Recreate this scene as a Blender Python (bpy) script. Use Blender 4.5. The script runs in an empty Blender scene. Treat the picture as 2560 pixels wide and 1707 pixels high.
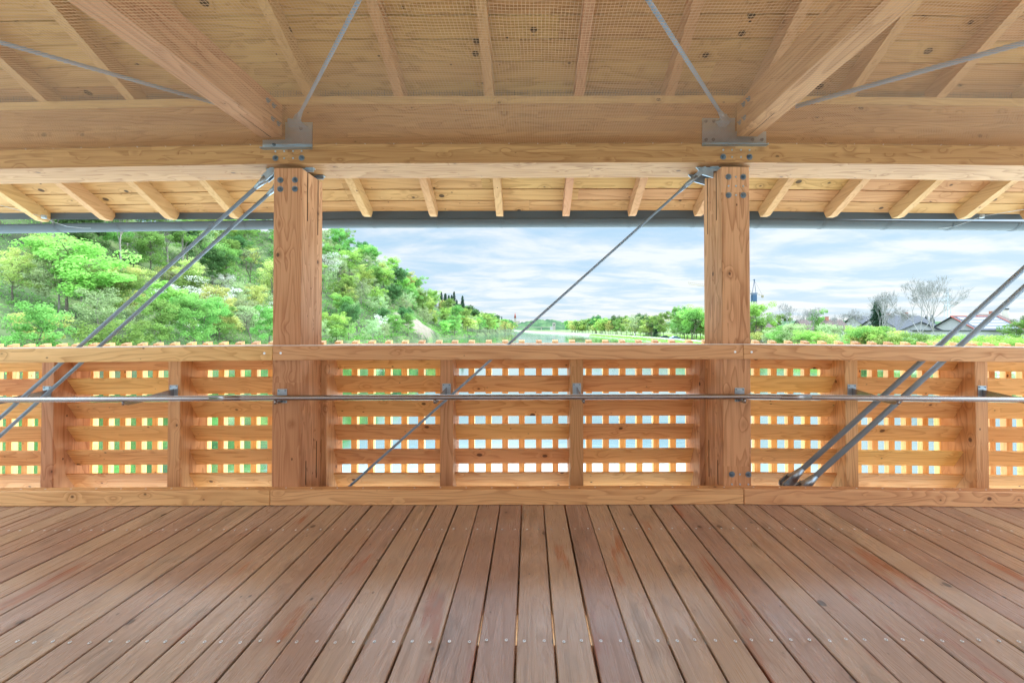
import bpy, bmesh, math, random
from mathutils import Vector, Matrix, noise
R = math.radians
random.seed(7)
SC = bpy.context.scene
COL = SC.collection

# ---------------------------------------------------------------- camera
cd = bpy.data.cameras.new('camera'); cam = bpy.data.objects.new('camera', cd); COL.objects.link(cam)
cd.sensor_width = 36.0; cd.sensor_fit = 'HORIZONTAL'; cd.lens = 36.0*1000/2560
cd.shift_x = -0.0168; cd.shift_y = -0.01777
cd.clip_start = 0.05; cd.clip_end = 12000
cam.location = (0, 0, 1.4); cam.rotation_euler = (R(90)+0.012, 0, 0)
SC.camera = cam

# ---------------------------------------------------------------- sky and sun
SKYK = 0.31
SUN_EL, SUN_AZ = 50.0, 62.0        # azimuth measured from +Y (into the view) towards +X
w = bpy.data.worlds.new('World'); SC.world = w; w.use_nodes = True
nt = w.node_tree; nt.nodes.clear()
def N(nt, t, **k):
    n = nt.nodes.new(t)
    for a, b in k.items(): setattr(n, a, b)
    return n
def L(nt, a, b): nt.links.new(a, b)
def MA(nt, op, a, b=None, clamp=False):
    n = nt.nodes.new('ShaderNodeMath'); n.operation = op; n.use_clamp = clamp
    for i, v in enumerate((a, b)):
        if v is None: continue
        if isinstance(v, (int, float)): n.inputs[i].default_value = v
        else: nt.links.new(v, n.inputs[i])
    return n.outputs[0]
def MR(nt, v, a, b, c, d, smooth=False):
    n = nt.nodes.new('ShaderNodeMapRange')
    if smooth: n.interpolation_type = 'SMOOTHSTEP'
    nt.links.new(v, n.inputs[0])
    for i, x in enumerate((a, b, c, d)): n.inputs[i+1].default_value = x
    return n.outputs[0]
sky = N(nt, 'ShaderNodeTexSky', sky_type='NISHITA', sun_disc=False)
sky.sun_elevation = R(SUN_EL); sky.sun_rotation = R(SUN_AZ); sky.altitude = 400; sky.dust_density = 2.0
tc = N(nt, 'ShaderNodeTexCoord'); sp = N(nt, 'ShaderNodeSeparateXYZ'); L(nt, tc.outputs['Generated'], sp.inputs[0])
zc_ = MA(nt, 'MAXIMUM', sp.outputs[2], 0.0); zd = MA(nt, 'ADD', zc_, 0.10)
cx_ = MA(nt, 'DIVIDE', sp.outputs[0], zd); cy_ = MA(nt, 'DIVIDE', sp.outputs[1], zd)
cb = N(nt, 'ShaderNodeCombineXYZ'); L(nt, cx_, cb.inputs[0]); L(nt, cy_, cb.inputs[1])
mp = N(nt, 'ShaderNodeMapping'); mp.inputs['Rotation'].default_value = (0, 0, R(-24)); mp.inputs['Scale'].default_value = (0.70, 1.05, 1)
L(nt, cb.outputs[0], mp.inputs[0])
n1 = N(nt, 'ShaderNodeTexNoise'); n1.inputs['Scale'].default_value = 1.5; n1.inputs['Detail'].default_value = 6; n1.inputs['Roughness'].default_value = 0.6; n1.inputs['Distortion'].default_value = 0.35
L(nt, mp.outputs[0], n1.inputs['Vector'])
mask = MR(nt, n1.outputs[0], 0.36, 0.66, 0.0, 1.0, True)
low = MR(nt, sp.outputs[2], 0.0, 0.22, 0.35, 0.0)
mask = MA(nt, 'ADD', mask, low, True)
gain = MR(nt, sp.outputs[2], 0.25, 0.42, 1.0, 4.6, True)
back = MA(nt, 'MULTIPLY', MR(nt, sp.outputs[1], 0.25, -0.6, 0.0, 1.6, True), MR(nt, sp.outputs[2], 0.5, 0.95, 1.0, 0.25, True))  # sky brightened behind the camera, added to light the bridge interior
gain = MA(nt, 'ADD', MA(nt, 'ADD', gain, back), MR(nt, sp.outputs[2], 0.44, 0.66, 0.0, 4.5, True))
bgn = N(nt, 'ShaderNodeBackground'); L(nt, sky.outputs[0], bgn.inputs[0]); bgn.inputs[1].default_value = 0.05
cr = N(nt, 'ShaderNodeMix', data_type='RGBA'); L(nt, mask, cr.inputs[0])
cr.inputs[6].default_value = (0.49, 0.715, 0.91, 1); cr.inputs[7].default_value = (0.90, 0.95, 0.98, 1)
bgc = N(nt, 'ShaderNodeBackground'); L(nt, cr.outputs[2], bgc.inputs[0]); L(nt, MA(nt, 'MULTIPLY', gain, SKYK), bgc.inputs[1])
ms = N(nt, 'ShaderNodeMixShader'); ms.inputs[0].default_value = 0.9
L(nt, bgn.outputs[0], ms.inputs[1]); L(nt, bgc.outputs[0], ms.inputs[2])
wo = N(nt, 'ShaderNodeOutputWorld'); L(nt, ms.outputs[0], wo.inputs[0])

sl = bpy.data.lights.new('sun', 'SUN'); sun = bpy.data.objects.new('sun', sl); COL.objects.link(sun)
sl.energy = 1.2; sl.angle = R(9); sl.color = (1.0, 0.95, 0.87)
dv = Vector((math.sin(R(SUN_AZ))*math.cos(R(SUN_EL)), math.cos(R(SUN_AZ))*math.cos(R(SUN_EL)), math.sin(R(SUN_EL))))
sun.rotation_euler = dv.to_track_quat('Z', 'Y').to_euler()
SC.view_settings.view_transform = 'Standard'; SC.view_settings.look = 'None'
SC.view_settings.exposure = 1.78; SC.view_settings.gamma = 1

# ---------------------------------------------------------------- tagging helpers
def tag(o, label=None, cat=None, group=None, kind=None):
    if label: o['label'] = label
    if cat: o['category'] = cat
    if group: o['group'] = group
    if kind: o['kind'] = kind
    return o
def empty(name, loc=(0, 0, 0), parent=None):
    o = bpy.data.objects.new(name, None); COL.objects.link(o); o.location = loc; o.empty_display_size = 0.1
    return o
def link(name, me, parent=None, loc=None):
    o = bpy.data.objects.new(name, me); COL.objects.link(o)
    if parent is not None: o.parent = parent
    if loc is not None: o.location = loc
    return o

# the bridge has a slight camber: bays kink at the posts
P1, P2, BAY = -1.973, 1.684, 3.657
def warp(v):
    x, y, z = v
    if x < P1: return (x, y + (P1-x)*0.018, z + P1*0.0026 + (x-P1)*0.0112)
    if x > P2: return (x, y, z + P2*0.0026 - (x-P2)*0.0112)
    return (x, y, z + x*0.0026)

# ---------------------------------------------------------------- materials
def new_mat(name):
    m = bpy.data.materials.new(name); m.use_nodes = True
    return m, m.node_tree, m.node_tree.nodes['Principled BSDF']
def wood(name, c0, c1, c2, knot=(0.12, 0.05, 0.02), rough=0.6, ring=18, lam=None, knots=1.0, spread=0.25, stain=0.0, bump=0.15, red=0.0, rc=0.75, spec=0.35):
    m, nt, b = new_mat(name)
    at = N(nt, 'ShaderNodeAttribute', attribute_name='gc'); tn = N(nt, 'ShaderNodeAttribute', attribute_name='tone')
    oi = N(nt, 'ShaderNodeObjectInfo')
    off = N(nt, 'ShaderNodeVectorMath', operation='SCALE'); off.inputs[0].default_value = (37.0, 11.0, 7.0); L(nt, oi.outputs['Random'], off.inputs['Scale'])
    p = N(nt, 'ShaderNodeVectorMath', operation='ADD'); L(nt, at.outputs['Vector'], p.inputs[0]); L(nt, off.outputs[0], p.inputs[1])
    P = p.outputs[0]
    def scl(v, s):
        n = N(nt, 'ShaderNodeVectorMath', operation='MULTIPLY'); L(nt, v, n.inputs[0]); n.inputs[1].default_value = s; return n.outputs[0]
    def nz(v, det=3, rg=0.55):
        n = N(nt, 'ShaderNodeTexNoise'); n.inputs['Scale'].default_value = 1.0; n.inputs['Detail'].default_value = det; n.inputs['Roughness'].default_value = rg
        L(nt, v, n.inputs['Vector']); return n.outputs[0]
    if lam:      # glued lamellae: shift the grain from one lamella to the next
        s2 = N(nt, 'ShaderNodeSeparateXYZ'); L(nt, P, s2.inputs[0])
        li = MA(nt, 'FLOOR', MA(nt, 'DIVIDE', s2.outputs[2], lam))
        wn = N(nt, 'ShaderNodeTexWhiteNoise', noise_dimensions='1D'); L(nt, li, wn.inputs['W'])
        sg = MA(nt, 'FLOOR', MA(nt, 'ADD', MA(nt, 'MULTIPLY', s2.outputs[0], 0.45), MA(nt, 'MULTIPLY', wn.outputs[0], 9.0)))
        wn2 = N(nt, 'ShaderNodeTexWhiteNoise', noise_dimensions='2D')
        c2n = N(nt, 'ShaderNodeCombineXYZ'); L(nt, li, c2n.inputs[0]); L(nt, sg, c2n.inputs[1]); L(nt, c2n.outputs[0], wn2.inputs['Vector'])
        sh = N(nt, 'ShaderNodeVectorMath', operation='SCALE'); L(nt, wn2.outputs['Color'], sh.inputs[0]); sh.inputs['Scale'].default_value = 13.0
        pa = N(nt, 'ShaderNodeVectorMath', operation='ADD'); L(nt, P, pa.inputs[0]); L(nt, sh.outputs[0], pa.inputs[1]); P = pa.outputs[0]
        lamtone = MA(nt, 'SUBTRACT', wn2.outputs['Value'], 0.5)
    # knots
    vs = scl(P, (3.2, 9.0, 9.0))
    vo = N(nt, 'ShaderNodeTexVoronoi', feature='F1'); vo.inputs['Scale'].default_value = 1.0; L(nt, vs, vo.inputs['Vector'])
    # distance in metres-like space
    df = N(nt, 'ShaderNodeVectorMath', operation='SUBTRACT'); L(nt, vs, df.inputs[0]); L(nt, vo.outputs['Position'], df.inputs[1])
    dm = scl(df.outputs[0], (1/3.2*0.75, 1/9.0, 1/9.0)); ln = N(nt, 'ShaderNodeVectorMath', operation='LENGTH'); L(nt, dm, ln.inputs[0])
    kd = ln.outputs['Value']
    sc_ = N(nt, 'ShaderNodeSeparateColor'); L(nt, vo.outputs['Color'], sc_.inputs[0])
    kr = MA(nt, 'MULTIPLY', MA(nt, 'MULTIPLY', MR(nt, sc_.outputs[0], 0.30, 1.0, 0.0, 1.0), 0.019), knots)
    kn = MA(nt, 'SUBTRACT', 1.0, MR(nt, MA(nt, 'SUBTRACT', kd, kr), -0.004, 0.003, 0.0, 1.0, True))
    vs2 = scl(P, (5.0, 20.0, 20.0)); vo2 = N(nt, 'ShaderNodeTexVoronoi', feature='F1'); vo2.inputs['Scale'].default_value = 1.0; L(nt, vs2, vo2.inputs['Vector'])
    df2 = N(nt, 'ShaderNodeVectorMath', operation='SUBTRACT'); L(nt, vs2, df2.inputs[0]); L(nt, vo2.outputs['Position'], df2.inputs[1])
    ln2 = N(nt, 'ShaderNodeVectorMath', operation='LENGTH'); L(nt, scl(df2.outputs[0], (1/5.0*0.6, 1/20.0, 1/20.0)), ln2.inputs[0])
    sc2 = N(nt, 'ShaderNodeSeparateColor'); L(nt, vo2.outputs['Color'], sc2.inputs[0])
    kr2 = MA(nt, 'MULTIPLY', MR(nt, sc2.outputs[0], 0.5, 1.0, 0.0, 1.0), 0.0075)
    kn2 = MA(nt, 'SUBTRACT', 1.0, MR(nt, MA(nt, 'SUBTRACT', ln2.outputs['Value'], kr2), -0.003, 0.002, 0.0, 1.0, True))
    kn2 = MA(nt, 'MULTIPLY', kn2, MR(nt, kr2, 0.001, 0.003, 0.0, 1.0)); kn = MA(nt, 'MULTIPLY', kn, MR(nt, kr, 0.001, 0.004, 0.0, 1.0))
    kn = MA(nt, 'MAXIMUM', kn, kn2)
    halo = MA(nt, 'MULTIPLY', MR(nt, MA(nt, 'SUBTRACT', kd, kr), 0.0, 0.05, 1.0, 0.0, True), MR(nt, kr, 0.002, 0.008, 0.0, 1.0))
    # cathedral grain
    g = nz(scl(P, (0.55, 5.0, 5.0)), 2, 0.45)
    g = MA(nt, 'ADD', g, MA(nt, 'MULTIPLY', halo, 0.075))
    rg_ = MA(nt, 'FRACT', MA(nt, 'MULTIPLY', g, ring))
    ringv = MA(nt, 'POWER', rg_, 2.5)
    edge = MR(nt, rg_, 0.92, 1.0, 0.0, 1.0)
    ringv = MA(nt, 'SUBTRACT', ringv, edge, True)
    fib = nz(scl(P, (3.0, 160.0, 160.0)), 2, 0.6)
    fib2 = nz(scl(P, (1.2, 26.0, 26.0)), 3, 0.6)
    big = nz(scl(P, (0.5, 1.6, 1.6)), 2)
    f = MA(nt, 'ADD', MA(nt, 'MULTIPLY', ringv, rc), MA(nt, 'MULTIPLY', MA(nt, 'SUBTRACT', fib, 0.5), 0.9))
    f = MA(nt, 'ADD', f, MA(nt, 'MULTIPLY', MA(nt, 'SUBTRACT', fib2, 0.45), 1.1))
    f = MA(nt, 'ADD', f, MA(nt, 'MULTIPLY', halo, 0.25), True)
    mx = N(nt, 'ShaderNodeMix', data_type='RGBA'); L(nt, f, mx.inputs[0]); mx.inputs[6].default_value = (*c0, 1); mx.inputs[7].default_value = (*c1, 1)
    bt = MR(nt, big, 0.3, 0.7, 0.0, 1.0)
    if lam: bt = MA(nt, 'ADD', bt, MA(nt, 'MULTIPLY', lamtone, 0.9), True)
    mx2 = N(nt, 'ShaderNodeMix', data_type='RGBA'); L(nt, MA(nt, 'MULTIPLY', bt, 0.45), mx2.inputs[0]); L(nt, mx.outputs[2], mx2.inputs[6]); mx2.inputs[7].default_value = (*c2, 1)
    col = mx2.outputs[2]
    if red > 0:
        rn = nz(scl(P, (0.9, 4.5, 4.5)), 5, 0.6)
        mr_ = N(nt, 'ShaderNodeMix', data_type='RGBA'); L(nt, MA(nt, 'MULTIPLY', MR(nt, rn, 0.60, 0.68, 0.0, 1.0, True), red), mr_.inputs[0]); L(nt, col, mr_.inputs[6]); mr_.inputs[7].default_value = (0.30, 0.085, 0.035, 1)
        col = mr_.outputs[2]
    if stain > 0:
        sn = nz(scl(P, (2.2, 6.0, 6.0)), 4, 0.62)
        mr_ = N(nt, 'ShaderNodeMix', data_type='RGBA'); L(nt, MA(nt, 'MULTIPLY', MR(nt, sn, 0.54, 0.72, 0.0, 1.0, True), stain), mr_.inputs[0]); L(nt, col, mr_.inputs[6]); mr_.inputs[7].default_value = (0.13, 0.085, 0.06, 1)
        col = mr_.outputs[2]
    mk = N(nt, 'ShaderNodeMix', data_type='RGBA'); L(nt, MA(nt, 'MULTIPLY', kn, 0.92), mk.inputs[0]); L(nt, col, mk.inputs[6]); mk.inputs[7].default_value = (*knot, 1)
    hs = N(nt, 'ShaderNodeHueSaturation'); L(nt, mk.outputs[2], hs.inputs['Color'])
    tv = MA(nt, 'ADD', tn.outputs['Fac'], MA(nt, 'SUBTRACT', oi.outputs['Random'], 0.5))
    L(nt, MA(nt, 'ADD', MA(nt, 'MULTIPLY', tv, spread), 1.0), hs.inputs['Value'])
    L(nt, MA(nt, 'ADD', MA(nt, 'MULTIPLY', tv, 0.02), 0.5), hs.inputs['Hue'])
    L(nt, hs.outputs[0], b.inputs['Base Color'])
    L(nt, MA(nt, 'ADD', MA(nt, 'MULTIPLY', f, 0.12), rough), b.inputs['Roughness'])
    b.inputs['Specular IOR Level'].default_value = spec
    bp = N(nt, 'ShaderNodeBump'); bp.inputs['Strength'].default_value = bump; bp.inputs['Distance'].default_value = 0.002
    L(nt, MA(nt, 'SUBTRACT', 1.0, f), bp.inputs['Height']); L(nt, bp.outputs[0], b.inputs['Normal'])
    return m
LARCH = wood('larch timber', (0.71, 0.395, 0.19), (0.38, 0.15, 0.055), (0.58, 0.275, 0.11), ring=16, spread=0.22)
GLU = wood('larch glulam', (0.67, 0.36, 0.175), (0.33, 0.135, 0.05), (0.42, 0.175, 0.066), lam=0.042, ring=14, spread=0.10, knots=0.9)
BEAMW = wood('shaded larch glulam', (0.50, 0.245, 0.105), (0.24, 0.085, 0.030), (0.30, 0.11, 0.04), lam=0.042, ring=14, spread=0.10, knots=1.1)  # darker copy of the larch glulam, interior shade put into its colour
SLAT = wood('larch boards', (0.86, 0.50, 0.21), (0.54, 0.22, 0.06), (0.76, 0.39, 0.13), ring=15, spread=0.18, knots=1.15)
BATTEN = wood('larch battens', (0.86, 0.55, 0.25), (0.66, 0.32, 0.10), (0.78, 0.44, 0.16), ring=12, spread=0.24)
SPRUCE = wood('spruce boards', (0.52, 0.262, 0.112), (0.28, 0.118, 0.042), (0.44, 0.20, 0.077), knot=(0.05, 0.02, 0.008), ring=11, spread=0.16, rough=0.65, knots=1.45)
SPRUCE_R = wood('spruce rafter', (0.60, 0.335, 0.16), (0.41, 0.21, 0.09), (0.52, 0.265, 0.115), ring=12, spread=0.08, rough=0.65)
DECK = wood('deck planks', (0.43, 0.285, 0.21), (0.19, 0.105, 0.075), (0.33, 0.195, 0.135), knot=(0.06, 0.035, 0.025), ring=17, spread=0.22, stain=0.5, rough=0.27, red=0.8, bump=0.5, rc=0.4, spec=0.9)
def metal(name, c, rough, metallic=1.0, var=0.1):
    m, nt, b = new_mat(name)
    t = N(nt, 'ShaderNodeTexCoord'); n = N(nt, 'ShaderNodeTexNoise'); n.inputs['Scale'].default_value = 22; n.inputs['Detail'].default_value = 4
    L(nt, t.outputs['Object'], n.inputs['Vector'])
    mx = N(nt, 'ShaderNodeMix', data_type='RGBA'); L(nt, n.outputs[0], mx.inputs[0])
    mx.inputs[6].default_value = (*[x*(1-var*1.6) for x in c], 1); mx.inputs[7].default_value = (*[min(1, x*(1+var*1.6)) for x in c], 1)
    L(nt, mx.outputs[2], b.inputs['Base Color']); b.inputs['Metallic'].default_value = metallic
    L(nt, MR(nt, n.outputs[0], 0.3, 0.7, rough-min(.06, var*.6), rough+min(.08, var*.6)), b.inputs['Roughness'])
    return m
GALV = metal('galvanised steel', (0.40, 0.47, 0.54), 0.42, 0.85, 0.14)
RODM = metal('galvanised rod', (0.24, 0.31, 0.40), 0.5, 0.0, 0.0)
INOX = metal('brushed stainless tube', (0.32, 0.29, 0.29), 0.27, 1.0, 0.0)
GUT = metal('dark zinc sheet', (0.075, 0.088, 0.10), 0.62, 0.0, 0.04)
DARKM = metal('dark bolt steel', (0.18, 0.23, 0.28), 0.4, 0.7, 0.1)
RAIL_GLINT = metal('pale edge strip', (0.86, 0.84, 0.82), 0.35, 0.1, 0.02)
SCREW = metal('zinc screw head', (0.78, 0.80, 0.84), 0.35, 0.5, 0.03)
def plain(name, c, rough=0.8, var=0.15, scale=3.0):
    m, nt, b = new_mat(name)
    t = N(nt, 'ShaderNodeTexCoord'); n = N(nt, 'ShaderNodeTexNoise'); n.inputs['Scale'].default_value = scale; n.inputs['Detail'].default_value = 5
    L(nt, t.outputs['Object'], n.inputs['Vector'])
    mx = N(nt, 'ShaderNodeMix', data_type='RGBA'); L(nt, MR(nt, n.outputs[0], 0.3, 0.7, 0, 1), mx.inputs[0])
    mx.inputs[6].default_value = (*[x*(1-var) for x in c], 1); mx.inputs[7].default_value = (*[min(1, x*(1+var)) for x in c], 1)
    L(nt, mx.outputs[2], b.inputs['Base Color']); b.inputs['Roughness'].default_value = rough; b.inputs['Specular IOR Level'].default_value = .15 if rough > .75 else .5
    return m
RECESS_SHADE = plain('painted recess shade', (0.035, 0.02, 0.012))  # dark colour stands in for shade inside slots and screw recesses
NETM = plain('beige net twine', (0.50, 0.29, 0.15), 0.6, 0.08)
WIRE = plain('dark wire', (0.10, 0.10, 0.10), 0.4, 0.1)
CABLE = metal('light steel cable', (0.42, 0.44, 0.46), 0.4, 0.6, 0.05)

# ---------------------------------------------------------------- timber builder
class TB:
    """collects bevelled timber boxes into one mesh with grain coordinates"""
    def __init__(s): s.bm = bmesh.new(); s.gc = s.bm.verts.layers.float_vector.new('gc'); s.tn = s.bm.verts.layers.float.new('tone')
    def mark(s, verts, axis, tone=None, off=None, lamaxis=None):
        o = off or Vector((random.uniform(0, 90), random.uniform(0, 40), random.uniform(0, 40)))
        t = random.uniform(-0.5, 0.5) if tone is None else tone
        a = 'xyz'.index(axis); rest = [i for i in range(3) if i != a]
        if lamaxis: l = 'xyz'.index(lamaxis); rest = [i for i in rest if i != l]+[l]
        for v in verts:
            v[s.gc] = (v.co[a]+o[0], v.co[rest[0]]+o[1], v.co[rest[1]]+(o[2] if not lamaxis else 0)); v[s.tn] = t
    def box(s, x0, x1, y0, y1, z0, z1, axis='x', bev=0.004, tone=None, M=None, lamaxis=None, dowarp=True, seg=1):
        bm = s.bm; co = [(x, y, z) for x in (x0, x1) for y in (y0, y1) for z in (z0, z1)]
        vs = [bm.verts.new(c) for c in co]
        fs = [bm.faces.new([vs[i] for i in f]) for f in ((0, 1, 3, 2), (4, 6, 7, 5), (0, 4, 5, 1), (2, 3, 7, 6), (0, 2, 6, 4), (1, 5, 7, 3))]
        if bev:
            n0 = len(bm.verts)
            es = list({e for f in fs for e in f.edges})
            r = bmesh.ops.bevel(bm, geom=es, offset=bev, segments=seg, affect='EDGES', clamp_overlap=True)
            vs = list({v for f in r['faces'] for v in f.verts})
        if lamaxis and lamaxis == 'y': pass
        s.mark(vs, axis, tone, None, lamaxis)
        for v in vs:
            if M is not None: v.co = M @ v.co
            if dowarp: v.co = warp(v.co)
        return vs
    def prism(s, prof, x0, x1, axis='y', tone=None, plane='yz', dowarp=True):
        """extrude a profile (list of (y,z)) along x"""
        bm = s.bm
        a = [bm.verts.new((x0, p[0], p[1])) for p in prof]; b = [bm.verts.new((x1, p[0], p[1])) for p in prof]
        n = len(prof)
        bm.faces.new(a); bm.faces.new(b[::-1])
        for i in range(n): bm.faces.new((a[i], b[i], b[(i+1) % n], a[(i+1) % n]))
        s.mark(a+b, axis, tone)
        if dowarp:
            for v in a+b: v.co = warp(v.co)
        return a+b
    def build(s, name, mat, parent=None, loc=None):
        bmesh.ops.recalc_face_normals(s.bm, faces=s.bm.faces)
        me = bpy.data.meshes.new(name); s.bm.to_mesh(me); s.bm.free(); me.materials.append(mat)
        if loc is not None: me.transform(Matrix.Translation(-Vector(loc)))
        return link(name, me, parent, loc)
def one(name, mat, parent, x0, x1, y0, y1, z0, z1, axis='x', **k):
    t = TB(); t.box(x0, x1, y0, y1, z0, z1, axis, **k)
    return t.build(name, mat, parent)
class GB:
    """general geometry: tubes, discs, boxes"""
    def __init__(s): s.bm = bmesh.new()
    def tube(s, a, b, r0, r1=None, n=10, cap=True):
        a = Vector(a); b = Vector(b); r1 = r0 if r1 is None else r1
        d = (b-a).normalized(); q = d.to_track_quat('Z', 'Y')
        A = [s.bm.verts.new(a+q @ Vector((r0*math.cos(t), r0*math.sin(t), 0))) for t in [i*2*math.pi/n for i in range(n)]]
        B = [s.bm.verts.new(b+q @ Vector((r1*math.cos(t), r1*math.sin(t), 0))) for t in [i*2*math.pi/n for i in range(n)]]
        for i in range(n):
            f = s.bm.faces.new((A[i], A[(i+1) % n], B[(i+1) % n], B[i])); f.smooth = n > 6
        if cap: s.bm.faces.new(A[::-1]); s.bm.faces.new(B)
        return A+B
    def poly(s, pts, r, n=8):
        for a, b in zip(pts, pts[1:]): s.tube(a, b, r, n=n)
    def box(s, x0, x1, y0, y1, z0, z1, M=None, bev=0):
        co = [Vector((x, y, z)) for x in (x0, x1) for y in (y0, y1) for z in (z0, z1)]
        if M is not None: co = [M @ c for c in co]
        vs = [s.bm.verts.new(c) for c in co]
        fs = [s.bm.faces.new([vs[i] for i in f]) for f in ((0, 1, 3, 2), (4, 6, 7, 5), (0, 4, 5, 1), (2, 3, 7, 6), (0, 2, 6, 4), (1, 5, 7, 3))]
        if bev: bmesh.ops.bevel(s.bm, geom=list({e for f in fs for e in f.edges}), offset=bev, segments=1, affect='EDGES')
    def slab(s, pts, th):
        """flat polygon pts (3D) thickened by vector th"""
        th = Vector(th); a = [s.bm.verts.new(Vector(p)) for p in pts]; b = [s.bm.verts.new(Vector(p)+th) for p in pts]; n = len(pts)
        s.bm.faces.new(a); s.bm.faces.new(b[::-1])
        for i in range(n): s.bm.faces.new((a[i], a[(i+1) % n], b[(i+1) % n], b[i]))
    def build(s, name, mat, parent=None, w=False, recalc=True):
        if w:
            for v in s.bm.verts: v.co = warp(v.co)
        if recalc: bmesh.ops.recalc_face_normals(s.bm, faces=s.bm.faces)
        me = bpy.data.meshes.new(name); s.bm.to_mesh(me); s.bm.free(); me.materials.append(mat)
        return link(name, me, parent)
def bolt(parent, x, y, z, r=0.0245, n=(0, -1, 0), name='bolt'):
    n = Vector(n); c = Vector(warp((x, y, z)))
    g = GB(); g.tube(c, c+n*0.004, r, r*0.97, 18); g.tube(c+n*0.0041, c+n*0.014, r*0.52, r*0.5, 6); g.tube(c+n*0.0141, c+n*0.024, r*0.26, r*0.24, 8)
    return g.build(name, DARKM, parent)
def peg(g, x, y, z): 
    c = Vector(warp((x, y, z))); g.tube(c, c+Vector((0, -0.003, 0)), 0.0075, 0.0075, 10)

# ================================================================ BRIDGE: DECK
deck = TB()
x = -0.059-0.1698*40
edges = []
for k in range(80):
    x0 = -0.059+0.1698*(k-40); wv = random.uniform(-0.0015, 0.0015)
    gap = random.choice((0.007, 0.008, 0.010, 0.012))
    deck.box(x0+gap/2+wv, x0+0.1698-gap/2+wv, -1.15, 3.30, -0.045, random.uniform(-0.0035, 0.0), 'y', bev=0.004)
deck_o = deck.build('bridge_deck', DECK); tag(deck_o, kind='structure')
def screw_mesh():
    g = GB(); g.tube((0, 0, 0), (0, 0, 0.0022), 0.0072, 0.0066, 14)
    g.bm.verts.ensure_lookup_table()
    me = bpy.data.meshes.new('screw'); g.tube((0, 0, 0.0023), (0, 0, 0.0026), 0.0022, 0.0022, 8)
    fs = list(g.bm.faces)
    for f in fs[-10:]: f.material_index = 1
    bmesh.ops.recalc_face_normals(g.bm, faces=g.bm.faces); g.bm.to_mesh(me); g.bm.free(); me.materials.append(SCREW); me.materials.append(RECESS_SHADE); return me
SM = screw_mesh()
rest = GB()
for k in range(80):
    x0 = -0.059+0.1698*(k-40)
    for dx in (0.040, 0.127):
        for yy in (1.81, 2.81):
            X = x0+dx+random.uniform(-0.005, 0.005); Y = yy+random.uniform(-0.006, 0.006)
            if abs(X) > yy*1.34: continue
            p = warp((X, Y, -0.002 if random.random() < .3 else -0.0005))
            if yy == 1.81: link('screw', SM, deck_o, p)
            else: rest.tube(p, (p[0], p[1], p[2]+0.002), 0.0066, 0.006, 8)
tag(rest.build('screw', SCREW, deck_o), kind='stuff')
# joists widened into slabs, shaped to block light through the plank gaps
j = TB()
for ya, yb in ((-.6, .6), (.7, 1.3), (1.36, 1.90), (2.10, 3.70)): j.box(-6.5, 6.5, ya, yb, -0.21, -0.0455, 'x', bev=0, dowarp=False)
for v in j.bm.verts: v.co = (v.co[0], v.co[1], v.co[2]-0.045)
o = j.build('joist_light_block', LARCH); tag(o, 'joists under the deck, widened into slabs to block light through the gaps', 'joist')

# ================================================================ KERBS
names3 = ('left', 'middle', 'right')
kx = [(-6.3, -2.058), (-2.055, 1.700), (1.703, 6.3)]
klab = ['long larch kerb timber at the foot of the railing left of the left post', 'larch kerb timber along the deck between the two posts', 'long larch kerb timber at the foot of the railing right of the right post']
for i, (a, b) in enumerate(kx):
    t = empty('kerb_timber', ((a+b)/2, 3.225, 0)); tag(t, klab[i], 'kerb', 'kerb timbers along the deck edge')
    d = (0.0, 0.0, 0.0015)[i]
    k = TB()
    xs = [a, min(max(P1, a), b), min(max(P2, a), b), b]; xs = sorted(set(xs))
    for u, v in zip(xs, xs[1:]):
        if v-u < 0.5: xs.remove(u if u != a else v)
    k.box(a, b, 3.185-d, 3.265, 0.0, 0.1217, 'x', bev=0.005)
    body = k.build('kerb_body', LARCH, t)
    n = int((b-a)/0.207)
    for q in range(n):
        X = a+0.1+q*0.207
        p = warp((X, 3.227+random.uniform(-.004, .004), 0.1218)); s = GB(); s.tube(p, (p[0], p[1], p[2]+0.0015), 0.006, 0.0055, 8); s.build('screw', SCREW, t)
    for c in t.children: c.matrix_parent_inverse = t.matrix_world.inverted() if False else Matrix.Translation(-Vector(t.location))

def settle(t):
    for c in t.children:
        c.matrix_parent_inverse = Matrix.Translation(-Vector(t.location))

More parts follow.
